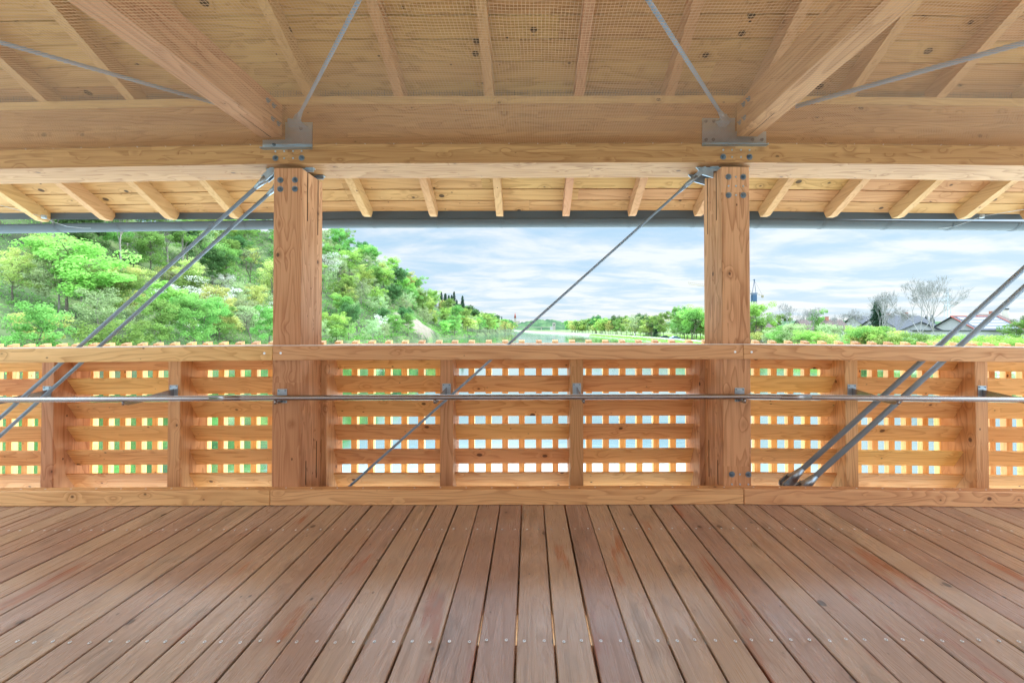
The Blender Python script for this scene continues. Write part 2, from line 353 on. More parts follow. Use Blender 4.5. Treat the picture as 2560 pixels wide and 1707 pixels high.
# ================================================================ POSTS
for i, (X, lab) in enumerate(((P1, 'left square larch glulam post with two rows of bolts set close together'), (P2, 'right larch glulam post with bolts set wide apart, the tie rod forked to its top'))):
    t = empty('timber_post', (X, 3.42, 0)); tag(t, lab, 'post', 'posts carrying the roof beam')
    hw = 0.1135; Y0, Y1 = 3.25, 3.588
    k = TB(); k.box(X-hw, X+hw, Y0, Y1, -0.3, 2.713, 'z', bev=0.005, lamaxis='y' if False else None); k.build('post_body', GLU, t)
    side = 1 if i == 0 else -1
    for (ys, z0, z1) in ((3.344, 2.30, 2.708), (3.508, 2.22, 2.708)):
        a_, b_ = sorted((X+side*hw-side*0.004, X+side*(hw+0.0012)))
        for za, zb2 in ((z0, z1), (0.1, 0.30 if ys < 3.4 else 0.42)):
            sg = GB(); sg.box(a_, b_, ys-0.005, ys+0.005, za, zb2); sg.build('slot_shade', RECESS_SHADE, t, w=True)  # proud dark box painted as the shade of an uncut slot
    zz = (2.612, 2.538) if i == 0 else (2.628, 2.478)
    for dx in (-0.058, 0.062):
        for z in zz: bolt(t, X+dx, Y0-0.0005, z)
    pg = GB()
    if i == 1:
        for dx in (-0.058, 0.002, 0.062): peg(pg, X+dx, Y0, 2.553)
        peg(pg, X+0.002, Y0, 2.628); peg(pg, X+0.002, Y0, 2.478)
        bolt(t, X-0.045, Y0-0.0005, 0.215); bolt(t, X+0.088, Y0-0.0005, 0.215); peg(pg, X+0.02, Y0, 0.215)
        for dx in (-0.045, 0.02, 0.088): peg(pg, X+dx, Y0, 0.135)
        pg.build('dowel_end', GALV, t)
    else: pg.bm.free()
    # steel tenon plates between post head and beam
    g = GB()
    for ys in (3.344, 3.508): g.box(X-hw-0.06, X+hw+0.05, ys-0.0045, ys+0.0045, 2.7135, 2.743)
    for ys in (3.344, 3.508): g.box(X+side*hw*0.9, X+side*(hw+0.055), ys-0.018, ys+0.018, 2.738, 2.7465) if side > 0 else g.box(X-hw-0.055, X-hw*0.9, ys-0.018, ys+0.018, 2.738, 2.7465)
    g.build('head_plate', GALV, t, w=True)
    settle(t)

# ================================================================ MAIN BEAM + PLATE
t = empty('main_beam', (0, 3.41, 2.747)); tag(t, 'long larch glulam beam resting across both posts under the roof', 'beam')
k = TB()
for a, b in ((-6.6, P1), (P1, P2), (P2, 6.6)):
    k.box(a, b, 3.25, 3.577, 2.747, 3.232, 'x', bev=0.0, lamaxis='z', tone=0.0, dowarp=True)
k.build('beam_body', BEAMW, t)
k = TB()
for a, b in ((-6.6, P1), (P1, P2), (P2, 6.6)): k.box(a, b, 3.245, 3.577, 3.233, 3.294, 'x', bev=0, tone=0.3)
k.build('top_plate', SPRUCE_R, t)
for X in (P1, P2):
    for dx in (-0.10, 0.115): bolt(t, X+dx, 3.2495, 2.792)
pg = GB()
for X in (P1, P2):
    for dx in (-0.10, -0.028, 0.045, 0.115): peg(pg, X+dx, 3.25, 2.848)
    for dx in (-0.028, 0.045): peg(pg, X+dx, 3.25, 2.79)
pg.build('dowel_end', GALV, t)
settle(t)

# far side beam and plate (behind the camera) so that the roof is carried
# ================================================================ RAFTERS
SL = 0.56
RIDGE = 1.25
def zb(y): return 3.294-SL*(y-3.25)          # underside of the rafters
def zt_(y): return zb(y)+0.152                # underside of the boards
zr = zb(RIDGE)
prof = [(4.405, zb(4.405)), (4.475, zb(4.405)-0.002), (4.525, zb(4.525)+0.10), (4.525, zt_(4.525)), (RIDGE, zt_(RIDGE)), (RIDGE, zr)]
prof = [(4.40, zb(4.40)), (4.465, zb(4.40)-0.001), (4.50, zt_(4.50)-0.03), (4.50, zt_(4.50)), (RIDGE, zt_(RIDGE)), (RIDGE, zr)]
ordn = ['first', 'second', 'third', 'fourth', 'fifth', 'sixth', 'seventh', 'eighth', 'ninth', 'tenth', 'eleventh', 'twelfth', 'thirteenth', 'fourteenth', 'fifteenth', 'sixteenth', 'seventeenth']
idx = 0
for q in range(-7, 9):
    X = -0.328+0.738*q
    k = TB(); k.prism(prof, X-0.0375, X+0.0375, 'y', tone=random.uniform(-.3, .3))
    o = k.build('rafter', SPRUCE_R)
    tag(o, 'pale square-cut rafter under the roof boards, %s from the left' % ordn[idx], 'rafter', 'rafters under the roof boards'); idx += 1

# ================================================================ ROOF BOARDS
rb = TB(); ph = 0.139
y = 4.534; 
rows = []
while y > RIDGE+0.01:
    y2 = max(RIDGE, y-ph); xs = [-7.2]
    while xs[-1] < 7.2: xs.append(min(7.2, xs[-1]+random.uniform(2.6, 4.6)))
    gp = 0.012
    tone = random.uniform(-.5, .5)
    for a, b in zip(xs, xs[1:]):
        cuts = [a]+[c for c in (P1, P2) if a+.05 < c < b-.05]+[b]
        tn = random.uniform(-.5, .5)
        for u, v in zip(cuts, cuts[1:]):
            rb.prism([(y-gp/2, zt_(y-gp/2)+.001), (y2+gp/2, zt_(y2+gp/2)+.001), (y2+gp/2, zt_(y2)+0.024), (y-gp/2, zt_(y)+0.024)], u+0.0005, v-0.0005, 'x', tone=tn)
    y = y2
rbo = rb.build('roof', SPRUCE); tag(rbo, 'sloping roof soffit of knotty spruce boards above the rafters', 'roof')
# the roof skin above the boards and the far half of the roof
rs = GB()
rs.slab([(-7.2, 4.56, zt_(4.56)+.04), (7.2, 4.56, zt_(4.56)+.04), (7.2, RIDGE, zt_(RIDGE)+.04), (-7.2, RIDGE, zt_(RIDGE)+.04)], (0, 0, 0.03))
o = rs.build('roof_covering', GUT, rbo)
YB = 2*RIDGE-4.56
fb = TB(); fb.prism([(RIDGE, zt_(RIDGE)), (YB, zt_(4.56)), (YB, zt_(4.56)+.06), (RIDGE, zt_(RIDGE)+.06)], -7.2, 7.2, 'x', dowarp=False); fb.build('far_slope', SPRUCE, rbo)
t = empty('main_beam', (0, -0.92, 2.747)); tag(t, 'second glulam beam carrying the cross beams on the near side of the deck', 'beam')
k = TB(); k.box(-6.6, 6.6, -1.09, -0.76, 2.747, 3.232, 'x', bev=0, dowarp=False); k.build('beam_body', GLU, t); settle(t)
t = empty('railing', (0, -1.2, 0)); tag(t, 'louvre railing on the near side of the deck, behind the photographer', 'railing', 'louvre railings along the bridge edge')
k = TB(); k.box(-6.3, 6.3, -0.76, -0.71, 1.147, 1.2635, 'x', bev=.004, dowarp=False); k.build('top_rail', LARCH, t)
for z in (1.179, .954, .7275, .505, .280, .060): k = TB(); k.prism([(-1.222, z-0.004), (-1.240, z+0.004), (-1.332, z-0.150), (-1.308, z-0.162)], -6.3, 6.3, 'x', dowarp=False); k.build('slat', SLAT, t)
for X in (-5.6, P1, P2, 5.3): k = TB(); k.box(X-.11, X+.11, -1.10, -.761, -.3, 2.713, 'z', dowarp=False); tag(k.build('timber_post', GLU), {-5.6: 'far left post of the near railing behind the photographer', P1: 'near railing post opposite the left post', P2: 'near railing post opposite the right post', 5.3: 'far right post of the near railing behind the photographer'}[X], 'post', 'posts on the near side')
for c in t.children: c.matrix_parent_inverse = Matrix.Translation(-Vector(t.location))

# ================================================================ CROSS BEAMS
for X0, X1, lab in ((-2.168, -1.996, 'heavy larch cross beam running overhead from the left post'), (1.676, 1.848, 'heavy larch cross beam running overhead from the right post')):
    t = empty('cross_beam', ((X0+X1)/2, 3.2, 2.94)); tag(t, lab, 'beam', 'cross beams over the deck')
    k = TB(); k.box(X0, X1, -0.9, 3.215, 2.942, 3.207, 'y', bev=0.004, tone=0.2); k.build('beam_body', GLU, t)
    g = GB(); g.box((X0+X1)/2-0.004, (X0+X1)/2+0.004, 2.86, 3.2, 2.9405, 2.95); g.build('slot_shade', RECESS_SHADE, t, w=True)
    sx = X1+0.0005 if X0 < 0 else X0-0.0005; nn = (1, 0, 0) if X0 < 0 else (-1, 0, 0)
    for yy, z in ((3.09, 3.14), (3.16, 3.14), (3.09, 3.03), (3.16, 3.03), ): bolt(t, sx, yy-(.06 if z > 3.1 else 0), z, r=0.02, n=nn)
    settle(t)
# far beam and post row behind the camera, mirrored, carry the cross beams
RB = GB()
for (xa, xb, s) in ((-2.176, -1.770, 1), (1.411, 1.933, -1)):
    t = empty('steel_bracket', ((xa+xb)/2, 3.245, 2.87)); tag(t, 'galvanised bracket plate on the beam above the %s post' % ('left' if s > 0 else 'right'), 'bracket', 'steel brackets on the main beam')
    xb1 = xb
    if s > 0: poly = [(xa, 2.868), (xb, 2.868), (xb, 3.082), (-1.99, 3.082), (-1.99, 2.94), (xa, 2.94)]
    else: poly = [(xa, 2.885), (xb, 2.885), (xb, 3.0), (1.68, 3.0), (1.68, 3.108), (xa, 3.108)]
    g = GB(); g.slab([(p[0], 3.249, p[1]) for p in poly], (0, -0.006, 0)); g.build('plate', GALV, t, w=True)
    g = GB(); zl = poly[0][1]; g.box(xa, xb, 3.205, 3.249, zl-0.006, zl-0.0005); g.box(xa, xb, 3.2425, 3.2430, zl, zl+.001); g.build('bottom_flange', GALV, t, w=True)
    # horizontal lug carrying the wind rod
    lx = -1.86 if s > 0 else 1.55
    g = GB(); g.slab([(lx-0.05*s-.05, 3.242, 3.035), (lx+0.06, 3.242, 3.035), (lx+0.05, 3.13, 3.035), (lx-.03, 3.11, 3.035), (lx-.07, 3.17, 3.035)], (0, 0, 0.01)); g.build('lug', GALV, t, w=True)
    for bx, bz in (((-1.86, 3.03), (-2.08, 2.90)) if s > 0 else ((1.44, 3.08), (1.505, 3.08), (1.44, 2.93), (1.50, 2.93), (1.82, 2.93), (1.895, 2.93))): bolt(t, bx, 3.242, bz, r=0.014)
    settle(t)

# ================================================================ WIND BRACING RODS (roof plane)
def rod(name, a, b, r, lab, grp, fork_a=True, fork_b=False, cat='rod'):
    t = empty(name, a); tag(t, lab, cat, grp)
    a = Vector(a); b = Vector(b); d = (b-a).normalized()
    g = GB(); g.tube(a+d*0.16, b-(d*0.16 if fork_b else d*0), r, n=14); g.build('rod_bar', RODM, t)
    for e, dd, on in ((a, d, fork_a), (b, -d, fork_b)):
        if not on: continue
        g = GB(); g.tube(e+dd*0.07, e+dd*0.20, r*2.1, r*1.05, 14)
        n = Vector((0, 1, 0)) if abs(d.z) > 0.1 else Vector((0, 0, 1))
        u = dd.cross(n).normalized()
        for sgn in (-1, 1):
            o_ = n*(sgn*r*1.25-r*0.3)
            pts = [e+dd*0.09+u*r*1.9+o_, e-dd*0.01+u*r*2.1+o_, e-dd*0.035+u*r*1.1+o_, e-dd*0.035-u*r*1.1+o_, e-dd*0.01-u*r*2.1+o_, e+dd*0.09-u*r*1.9+o_]
            g.slab(pts, n*r*0.6)
        g.tube(e-n*r*2.1, e+n*r*2.1, r*1.1, n=14)
        g.build('fork_end', GALV, t)
    settle(t); return t
ZR = 3.045
rod('wind_rod', (-1.86, 3.17, ZR), (-0.37, 1.42, ZR), 0.011, 'thin steel bracing rod slanting overhead to the right from the left bracket', 'bracing rods under the roof')
rod('wind_rod', (-2.17, 3.02, ZR), (-4.35, 1.20, ZR), 0.013, 'steel bracing rod overhead leaving the left cross beam to the left', 'bracing rods under the roof', False)
rod('wind_rod', (1.57, 3.17, ZR), (0.13, 1.42, ZR), 0.012, 'thin steel bracing rod slanting overhead to the left from the right bracket', 'bracing rods under the roof')
rod('wind_rod', (1.85, 3.05, ZR), (4.30, 1.20, ZR), 0.016, 'steel bracing rod overhead leaving the right cross beam to the right', 'bracing rods under the roof', False)

# ================================================================ DIAGONAL TIE RODS
K = 0.893
def diag(topx, r, y, lab):
    zt = 2.716; a = warp((topx, y, zt)); X1_ = topx-(zt+0.15)/K
    b = (X1_, y + ((P1-X1_)*0.018 if X1_ < P1 else 0), a[2]-(zt+0.15))
    # gusset at the top
    t = rod('tie_rod', a, b, r, lab, 'diagonal tie rods', True, True, 'tie rod')
    g = GB(); g.slab([(a[0]-.055, y-.005, a[2]+.028), (a[0]+.09, y-.005, a[2]+.028), (a[0]+.09, y-.005, a[2]-.06), (a[0]-.0, y-.005, a[2]-.035)], (0, .01, 0)); g.build('gusset', GALV, t); settle(t)
for y, w_ in ((3.344, 'front'), (3.508, 'rear')):
    diag(-2.155, 0.0145, y, '%s one of the two parallel tie rods running down left from the left post' % w_)
    diag(1.455, 0.0105, y, '%s one of the slender tie rods from the right post crossing the middle bay' % w_)
t_b = 5.19
for y, w_, in ((3.344, 'front'), (3.508, 'rear')):
    topx = 5.235; zt = 2.70
    a = (topx, y, 2.716); b = (2.235, y, 0.036)
    rod('tie_rod', a, b, 0.0205, '%s one of the two thick tie rods rising right beyond the right post' % w_, 'diagonal tie rods', True, True, 'tie rod')

# ================================================================ RAILING
slat_z = [1.179-0.2245*i for i in range(6)]
slat_z = [0.954+0.2245*1, 0.954, 0.7275, 0.505, 0.280, 0.060]
blab = ['left', 'middle', 'right']
bays = [(P1-BAY, P1), (P1, P2), (P2, P2+BAY)]
def batten_mesh(z0, z1, slant, nm):
    k = TB(); wv = 0.0576; d = 0.055
    vs = k.box(0, wv, 0, d, z0, z1, 'z', bev=0, dowarp=False, tone=0)
    for v in vs:
        if slant and v.co.z > z1-1e-4 and v.co.y > d/2: v.co.z += 0.018
        if not slant and False: pass
    me = None; o = k.build(nm, BATTEN); return o
bt_up = None
for bi, (xa, xb) in enumerate(bays):
    t = empty('railing', ((xa+xb)/2, 3.7, 0)); 
    tag(t, ('larch louvre railing left of the left post, green river behind it', 'larch louvre railing between the two posts', 'larch louvre railing right of the right post, behind the thick tie rods')[bi], 'railing', 'louvre railings along the bridge edge')
    ip = [xa+1.227, xa+2.403]
    ed = [xa+0.119, xb-0.119]
    # stiles next to the main posts, intermediate posts
    for X in ip:
        k = TB(); k.box(X-0.0585, X+0.0585, 3.62, 3.93, -0.25, 1.235, 'z', bev=0.004); k.build('railing_post', GLU if random.random() < .4 else LARCH, t)
    for s, X in ((1, xa+0.100), (-1, xb-0.100)):
        a_, b_ = sorted((X, X+s*0.059)); k = TB(); k.box(a_, b_, 3.589, 3.90, -0.25, 1.235, 'z', bev=0.003); k.build('edge_stile', LARCH, t)
    seg = [(xa+0.159, ip[0]-0.0585), (ip[0]+0.0585, ip[1]-0.0585), (ip[1]+0.0585, xb-0.159)]
    for (a, b) in seg:
        for z in slat_z:
            k = TB()
            # tilted board: near top edge, far bottom edge
            z = z+random.uniform(-.0025, .0025); pr = [(3.722, z-0.004), (3.740, z+0.004), (3.832, z-0.150), (3.808, z-0.162)]
            k.prism(pr, a+0.0005, b-0.0005, 'x'); k.build('slat', SLAT, t)
    # top rail in front of the posts and the outer board behind
    ra, rb_ = (xa-0.05 if bi == 0 else xa+(0.024), xb+(0.024 if bi < 1 else 0.0))
    ra = (-6.3, -2.055, 1.7155)[bi]; rb_ = (-2.057, 1.7135, 6.3)[bi]
    k = TB(); k.box(ra, rb_, 3.205, 3.249, 1.147, 1.2635, 'x', bev=0.004); k.build('top_rail', LARCH, t)
    k = TB(); k.box(xa+0.115, xb-0.115, 3.60, 3.96, 1.238, 1.2535, 'x', bev=0.003); k.build('rail_cap', LARCH, t)
    g = GB(); g.box(ra, rb_, 3.209, 3.262, 1.2640, 1.2675); g.build('rail_highlight', RAIL_GLINT, t, w=True)  # thin white strip painted as the sky highlight along the rail top
    for X in {0: (rb_-0.065,), 1: (ra+0.065, rb_-0.065), 2: (ra+0.065,)}[bi]:
        g = GB(); c = Vector(warp((X, 3.205, 1.205))); g.tube(c, c+Vector((0, -.002, 0)), 0.0095, 0.009, 12); g.build('screw', SCREW, t)
    # outer battens, two tiers
    k0 = math.ceil((xa+0.02+0.604)/0.1676); k1 = math.floor((xb-0.04+0.604)/0.1676)
    for q in range(k0, k1+1):
        X = -0.604+0.1676*q
        p = warp((X, 4.0, 0)); ry = random.uniform(-.004, .004)
        if bt_up is None:
            bt_up = batten_mesh(0.748, 1.264, True, 'batten'); bt_lo = batten_mesh(-0.30, 0.63, True, 'batten'); u, l = bt_up, bt_lo
        else:
            u = bt_up.copy(); l = bt_lo.copy(); COL.objects.link(u); COL.objects.link(l)
        u.parent = t; l.parent = t
        u.location = (p[0]+ry, p[1], p[2]); l.location = (p[0]+ry*.6, p[1], p[2])
    # rails the battens are screwed to
    for z0, z1 in ((1.04, 1.10), (0.80, 0.855), (0.575, 0.625), (0.34, 0.40), (-.13, -.07)):
        k = TB(); k.box(xa+0.12, xb-0.12, 3.932, 3.999, z0, z1, 'x', bev=0.002); k.build('batten_rail', BATTEN, t)
    settle(t)

# ================================================================ HANDRAIL
t = empty('handrail', (0, 3.15, 0.85)); tag(t, 'round stainless steel handrail tube running the whole width on brackets', 'handrail')
g = GB()
for a, b in ((-6.3, P1), (P1, P2), (P2, 6.3)): g.tube(warp((a, 3.165, 0.856)), warp((b, 3.165, 0.856)), 0.0205, n=24, cap=False)
g.build('tube', INOX, t)
g = GB()
for X in (-2.4, 2.1): g.tube(warp((X-.12, 3.165, 0.8555)), warp((X+.12, 3.165, 0.8555)), 0.0216, n=24)
g.build('sleeve', INOX, t)
def bracket(X, yf, zp0, zp1, wide, long):
    b = empty('bracket'); b.parent = t
    g = GB(); g.box(X-wide/2, X+wide/2, yf-0.006, yf-0.0005, zp0, zp1, bev=0.001); pl = g.build('bracket_plate', GALV, b, w=True)
    g = GB()
    if long:
        g.slab([(X-.003, yf-.006, 0.868), (X-.003, yf-.006, 0.805), (X-.003, 3.20, 0.800), (X-.003, 3.165, 0.812), (X-.003, 3.165, 0.826), (X-.003, 3.30, 0.840)], (.006, 0, 0))
        g.tube((X, 3.165, 0.838), (X, 3.165, 0.808), 0.010, n=12)
    else:
        g.tube((X-.004, yf-.004, 0.812), (X-.004, 3.165, 0.815), 0.011, n=12); g.tube((X-.004, 3.165, 0.838), (X-.004, 3.165, 0.806), 0.011, n=12)
    g.build('arm', INOX, b, w=True)
    g = GB()
    for dx in (-1, 1):
        for z in (zp0+0.012, zp1-0.012): 
            c = Vector((X+dx*(wide/2-0.012), yf-.006, z)); g.tube(c, c+Vector((0, -.005, 0)), 0.006, 0.005, 8)
    g.build('bolt', DARKM, b, w=True)
for xa, xb in bays:
    for X in (xa+1.227, xa+2.403): bracket(X, 3.62, 0.775, 0.902, 0.075, True)
for X in (P1, P2): bracket(X-(0.028 if X < 0 else -0.02), 3.25, 0.800, 0.912, 0.078, False)
for c in t.children: c.matrix_parent_inverse = Matrix.Translation(-Vector(t.location))

# ================================================================ GUTTER
t = empty('gutter', (0, 4.6, 2.6)); tag(t, 'long dark grey half-round gutter along the eaves', 'gutter')
g = GB(); r = 0.084; CY, CZ = 4.617, 2.648
segs = [(-7.2, P1), (P1, P2), (P2, 7.2)]
ang = [R(180+i*180/16) for i in range(17)]
for a, b in segs:
    rowA = []; rowB = []
    for rr in (r, r-0.003):
        for an in (ang if rr == r else ang[::-1]):
            rowA.append(g.bm.verts.new((a, CY+rr*math.cos(an), CZ+rr*math.sin(an)))); rowB.append(g.bm.verts.new((b, CY+rr*math.cos(an), CZ+rr*math.sin(an))))
    n = len(rowA)
    for i in range(n):
        f = g.bm.faces.new((rowA[i], rowA[(i+1) % n], rowB[(i+1) % n], rowB[i])); f.smooth = True
g.build('channel', GUT, t, w=True)
g = GB(); g.box(-7.2, 7.2, 4.545, 4.553, CZ-0.01, 2.80); g.build('drip_edge', GUT, t)
# strap hangers, one per rafter
for q in range(-7, 9):
    X = -0.328+0.738*q+0.01; g = GB(); rr = r+0.002
    pts = [(X, CY+rr*math.cos(a_), CZ+rr*math.sin(a_)) for a_ in ang]
    for hw_ in (-0.014, 0.011):
        for p, q2 in zip(pts, pts[1:]): g.tube((p[0]+hw_, p[1], p[2]), (q2[0]+hw_, q2[1], q2[2]), 0.0018, n=6)
    for p, q2 in zip(pts, pts[1:]):
        vs = [g.bm.verts.new(v) for v in ((p[0]-.014, p[1], p[2]), (p[0]+.011, p[1], p[2]), (q2[0]+.011, q2[1], q2[2]), (q2[0]-.014, q2[1], q2[2]))]; g.bm.faces.new(vs)
    g.build('strap', GUT, t, w=True)
for c in t.children: c.matrix_parent_inverse = Matrix.Translation(-Vector(t.location))
# lightning cable with clip at both far ends
for pts, clip, lab in (([(-6.4, 4.1, 2.96), (-5.8, 4.25, 2.75), (-5.38, 4.42, 2.632), (-5.33, 4.45, 2.59), (-5.24, 4.52, 2.55), (-5.12, 4.58, 2.545), (-5.02, 4.64, 2.56)], 2, 'thin bright cable clipped under the gutter at the far left'),
                       ([(6.2, 4.1, 2.86), (5.6, 4.28, 2.72), (5.03, 4.43, 2.64), (4.95, 4.47, 2.60), (4.83, 4.54, 2.55), (4.70, 4.58, 2.545)], 2, 'thin bright cable clipped under the gutter at the far right')):
    t = empty('cable', pts[clip]); tag(t, lab, 'cable', 'cables under the gutter')
    g = GB(); g.poly(pts, 0.0025, 8); g.build('wire', CABLE, t)
    c = Vector(pts[clip]); g = GB(); g.box(c[0]-.018, c[0]+.018, c[1]-.018, c[1]+.018, c[2]-.02, c[2]+.02, bev=.005); g.build('clip', CABLE, t)
    settle(t)

# ================================================================ BIRD NET and wire mesh
bm = bmesh.new(); pit = 0.0188; H0 = 2.905; YE = 3.247
nx = int(10.4/pit); ny = int((YE-1.35)/pit)
def netp(x, y):
    u = (YE-y)
    dz = -0.006*math.sin(x*2.1+1)*min(1, u*2)+0.004*math.sin(y*9+x*3)*min(1, u*3)
    x2 = x+0.006*math.sin(y*6+x*1.3); y2 = y+0.007*math.sin(x*3.1)*min(1, u*4)+0.003*math.sin(x*17+y*5)*min(1, u*4)
    X, Y, Z = warp((x2, min(y2, YE), H0)); return Vector((X, Y, Z+dz))
def ribbon(pts, wv, th):
    a = []
    for p in pts: a.append((bm.verts.new(p-wv), bm.verts.new(p+wv), bm.verts.new(p+th)))
    for p, q in zip(a, a[1:]):
        for i in range(3): bm.faces.new((p[i], p[(i+1) % 3], q[(i+1) % 3], q[i]))
TW = 0.00105
for i in range(nx):
    X = -5.2+i*pit; m_ = 14
    ribbon([netp(X, YE-(YE-1.35)*j/m_) for j in range(m_+1)], Vector((TW, 0, 0)), Vector((0, 0, TW*1.6)))
for j_ in range(ny):
    Y = YE-0.002-j_*pit; m_ = 110
    ribbon([netp(-5.2+10.4*i/m_, Y) for i in range(m_+1)], Vector((0, TW, 0)), Vector((0, 0, TW*1.6)))
# hem pinned to the beam
ribbon([netp(-5.2+10.4*i/200, YE)+Vector((0, -.003, 0.004*math.sin(i*1.7))) for i in range(201)], Vector((0, 0.002, 0)), Vector((0, 0, .004)))
me = bpy.data.meshes.new('bird_net'); bm.to_mesh(me); bm.free(); me.materials.append(NETM)
o = link('bird_net', me); tag(o, 'fine beige bird net stretched flat below the cross beams', 'net')
for i in range(44):
    g = GB(); X = -5.1+i*0.235; c = Vector(warp((X, 3.2495, H0+.002))); g.tube(c, c+Vector((0, -.006, 0)), 0.004, .003, 6); g.build('staple', SCREW, o)

bm = bmesh.new()
def strip(a, b, hw):
    a = Vector(a); b = Vector(b); d = (b-a).normalized(); u = Vector((0, 1, 0)); v = d.cross(u)*hw
    vs = [bm.verts.new(p) for p in (a-v, a+v, b+v, b-v)]; bm.faces.new(vs)
    vs = [bm.verts.new(p+Vector((0, .0008, 0))) for p in (a+v, a-v, b-v, b+v)]; bm.faces.new(vs)
Ym = 3.335
for q in range(-7, 8):
    xa = -0.328+0.738*q+0.0385; xb = xa+0.738-0.077
    n = int((xb-xa)/0.0135)
    z0 = 3.295; z1 = zt_(Ym)
    for i in range(1, n): 
        X = xa+(xb-xa)*i/n; strip(warp((X, Ym, z0)), warp((X, Ym, z1)), 0.0009 if i % 4 else .0018)
    for z in (z0+.014, z0+.034, z0+.056, z0+.078): strip(warp((xa, Ym+.001, z)), warp((xb, Ym+.001, z)), 0.0009)
me = bpy.data.meshes.new('wire_mesh'); bm.to_mesh(me); bm.free(); me.materials.append(WIRE)
o = link('wire_mesh', me); tag(o, 'narrow strip of dark wire mesh closing the gap above the beam between rafters', 'mesh')

# ================================================================ LANDSCAPE
ZW = -4.6
def lerp(t, pts):
    if t <= pts[0][0]: return pts[0][1]
    for (a, u), (b, v) in zip(pts, pts[1:]):
        if t <= b: return u+(v-u)*(t-a)/(b-a)
    return pts[-1][1]
XL = [(-60, -51), (150, -51), (273, -40), (400, -31), (500, -25), (620, -22), (760, -30), (1000, -90)]
XR = [(-60, 60), (60, 60), (128, 54), (214, 52), (336, 41), (409, 30), (459, 13), (540, -2), (700, -16), (1000, -60)]
CR = [(0, 32), (135, 32), (175, 44), (225, 48), (290, 41), (350, 27), (390, 21), (430, 23), (500, 18), (600, 14), (700, 9), (900, 6)]
def hill(x, y):
    d = lerp(y, XL)-x
    if d < 0: return ZW-1.2
    c = lerp(y, CR)
    nzv = noise.noise(Vector((x*.03, y*.03, 0)))*3+noise.noise(Vector((x*.11, y*.11, 3)))*0.9
    z = ZW + 2.2*min(1, d/2.0)
    if d > 6: z += (c-ZW-2.2)*min(1, ((d-6)/58.0))**1.05
    if d > 64: z = c + (d-64)*0.06
    # eroded cliff by the water
    e = math.exp(-((y-190)/17)**2)*math.exp(-((d-9)/9)**2)
    z += 7.5*e
    return z+nzv*min(1, d/14)*(1-.5*e)
def grid(name, xs, ys, fn, mat, skip=None):
    vs = []; fs = []
    for y in ys:
        for x in xs(y): vs.append((x, y, fn(x, y)))
    n = len(xs(ys[0]))
    for j in range(len(ys)-1):
        for i in range(n-1):
            a = j*n+i; fs.append((a, a+1, a+n+1, a+n))
    me = bpy.data.meshes.new(name); me.from_pydata(vs, [], fs); me.materials.append(mat)
    for p in me.polygons: p.use_smooth = True
    o = link(name, me); tag(o, kind='structure'); return o
def ground_mat(name, c0, c1, c2, scale=0.15, sand=None):
    m, nt, b = new_mat(name)
    t = N(nt, 'ShaderNodeTexCoord'); n = N(nt, 'ShaderNodeTexNoise'); n.inputs['Scale'].default_value = scale; n.inputs['Detail'].default_value = 8
    L(nt, t.outputs['Object'], n.inputs['Vector'])
    r = N(nt, 'ShaderNodeValToRGB'); L(nt, n.outputs[0], r.inputs[0]); e = r.color_ramp.elements
    e[0].position = .35; e[0].color = (*c0, 1); e[1].position = .65; e[1].color = (*c2, 1); q = e.new(.5); q.color = (*c1, 1)
    col = r.outputs[0]
    if sand:
        s = N(nt, 'ShaderNodeVectorMath', operation='SUBTRACT'); L(nt, t.outputs['Object'], s.inputs[0]); s.inputs[1].default_value = (sand[0], sand[1], 1)
        s2 = N(nt, 'ShaderNodeVectorMath', operation='MULTIPLY'); L(nt, s.outputs[0], s2.inputs[0]); s2.inputs[1].default_value = (1/sand[2], 1/sand[3], 0.1)
        ln = N(nt, 'ShaderNodeVectorMath', operation='LENGTH'); L(nt, s2.outputs[0], ln.inputs[0])
        n2 = N(nt, 'ShaderNodeTexNoise'); n2.inputs['Scale'].default_value = 0.5; n2.inputs['Detail'].default_value = 6; L(nt, t.outputs['Object'], n2.inputs['Vector'])
        f = MR(nt, MA(nt, 'ADD', ln.outputs['Value'], MA(nt, 'MULTIPLY', n2.outputs[0], 0.8)), 1.15, 1.35, 1.0, 0.0, True)
        mx = N(nt, 'ShaderNodeMix', data_type='RGBA'); L(nt, f, mx.inputs[0]); L(nt, col, mx.inputs[6])
        r2 = N(nt, 'ShaderNodeValToRGB'); L(nt, n2.outputs[0], r2.inputs[0]); r2.color_ramp.elements[0].color = (.11, .09, .065, 1); r2.color_ramp.elements[1].color = (.23, .20, .16, 1)
        L(nt, r2.outputs[0], mx.inputs[7]); col = mx.outputs[2]
    L(nt, col, b.inputs['Base Color']); b.inputs['Roughness'].default_value = 0.95; b.inputs['Specular IOR Level'].default_value = 0.1
    return m
HILLM = ground_mat('wooded slope floor', (.045, .055, .03), (.07, .10, .045), (.11, .15, .06), 0.12, (-57, 190, 13, 19))
def fr(a, b, n): return [a+(b-a)*i/n for i in range(n+1)]
ds = [-6, -1, 0, 1, 2, 4, 6, 8, 10, 13, 16, 20, 24, 29, 34, 40, 46, 52, 58, 64, 72, 85, 110, 160, 300]
grid('hillside', lambda y: [lerp(y, XL)-d for d in ds[::-1]], fr(-40, 260, 100)+fr(268, 1000, 90), hill, HILLM)
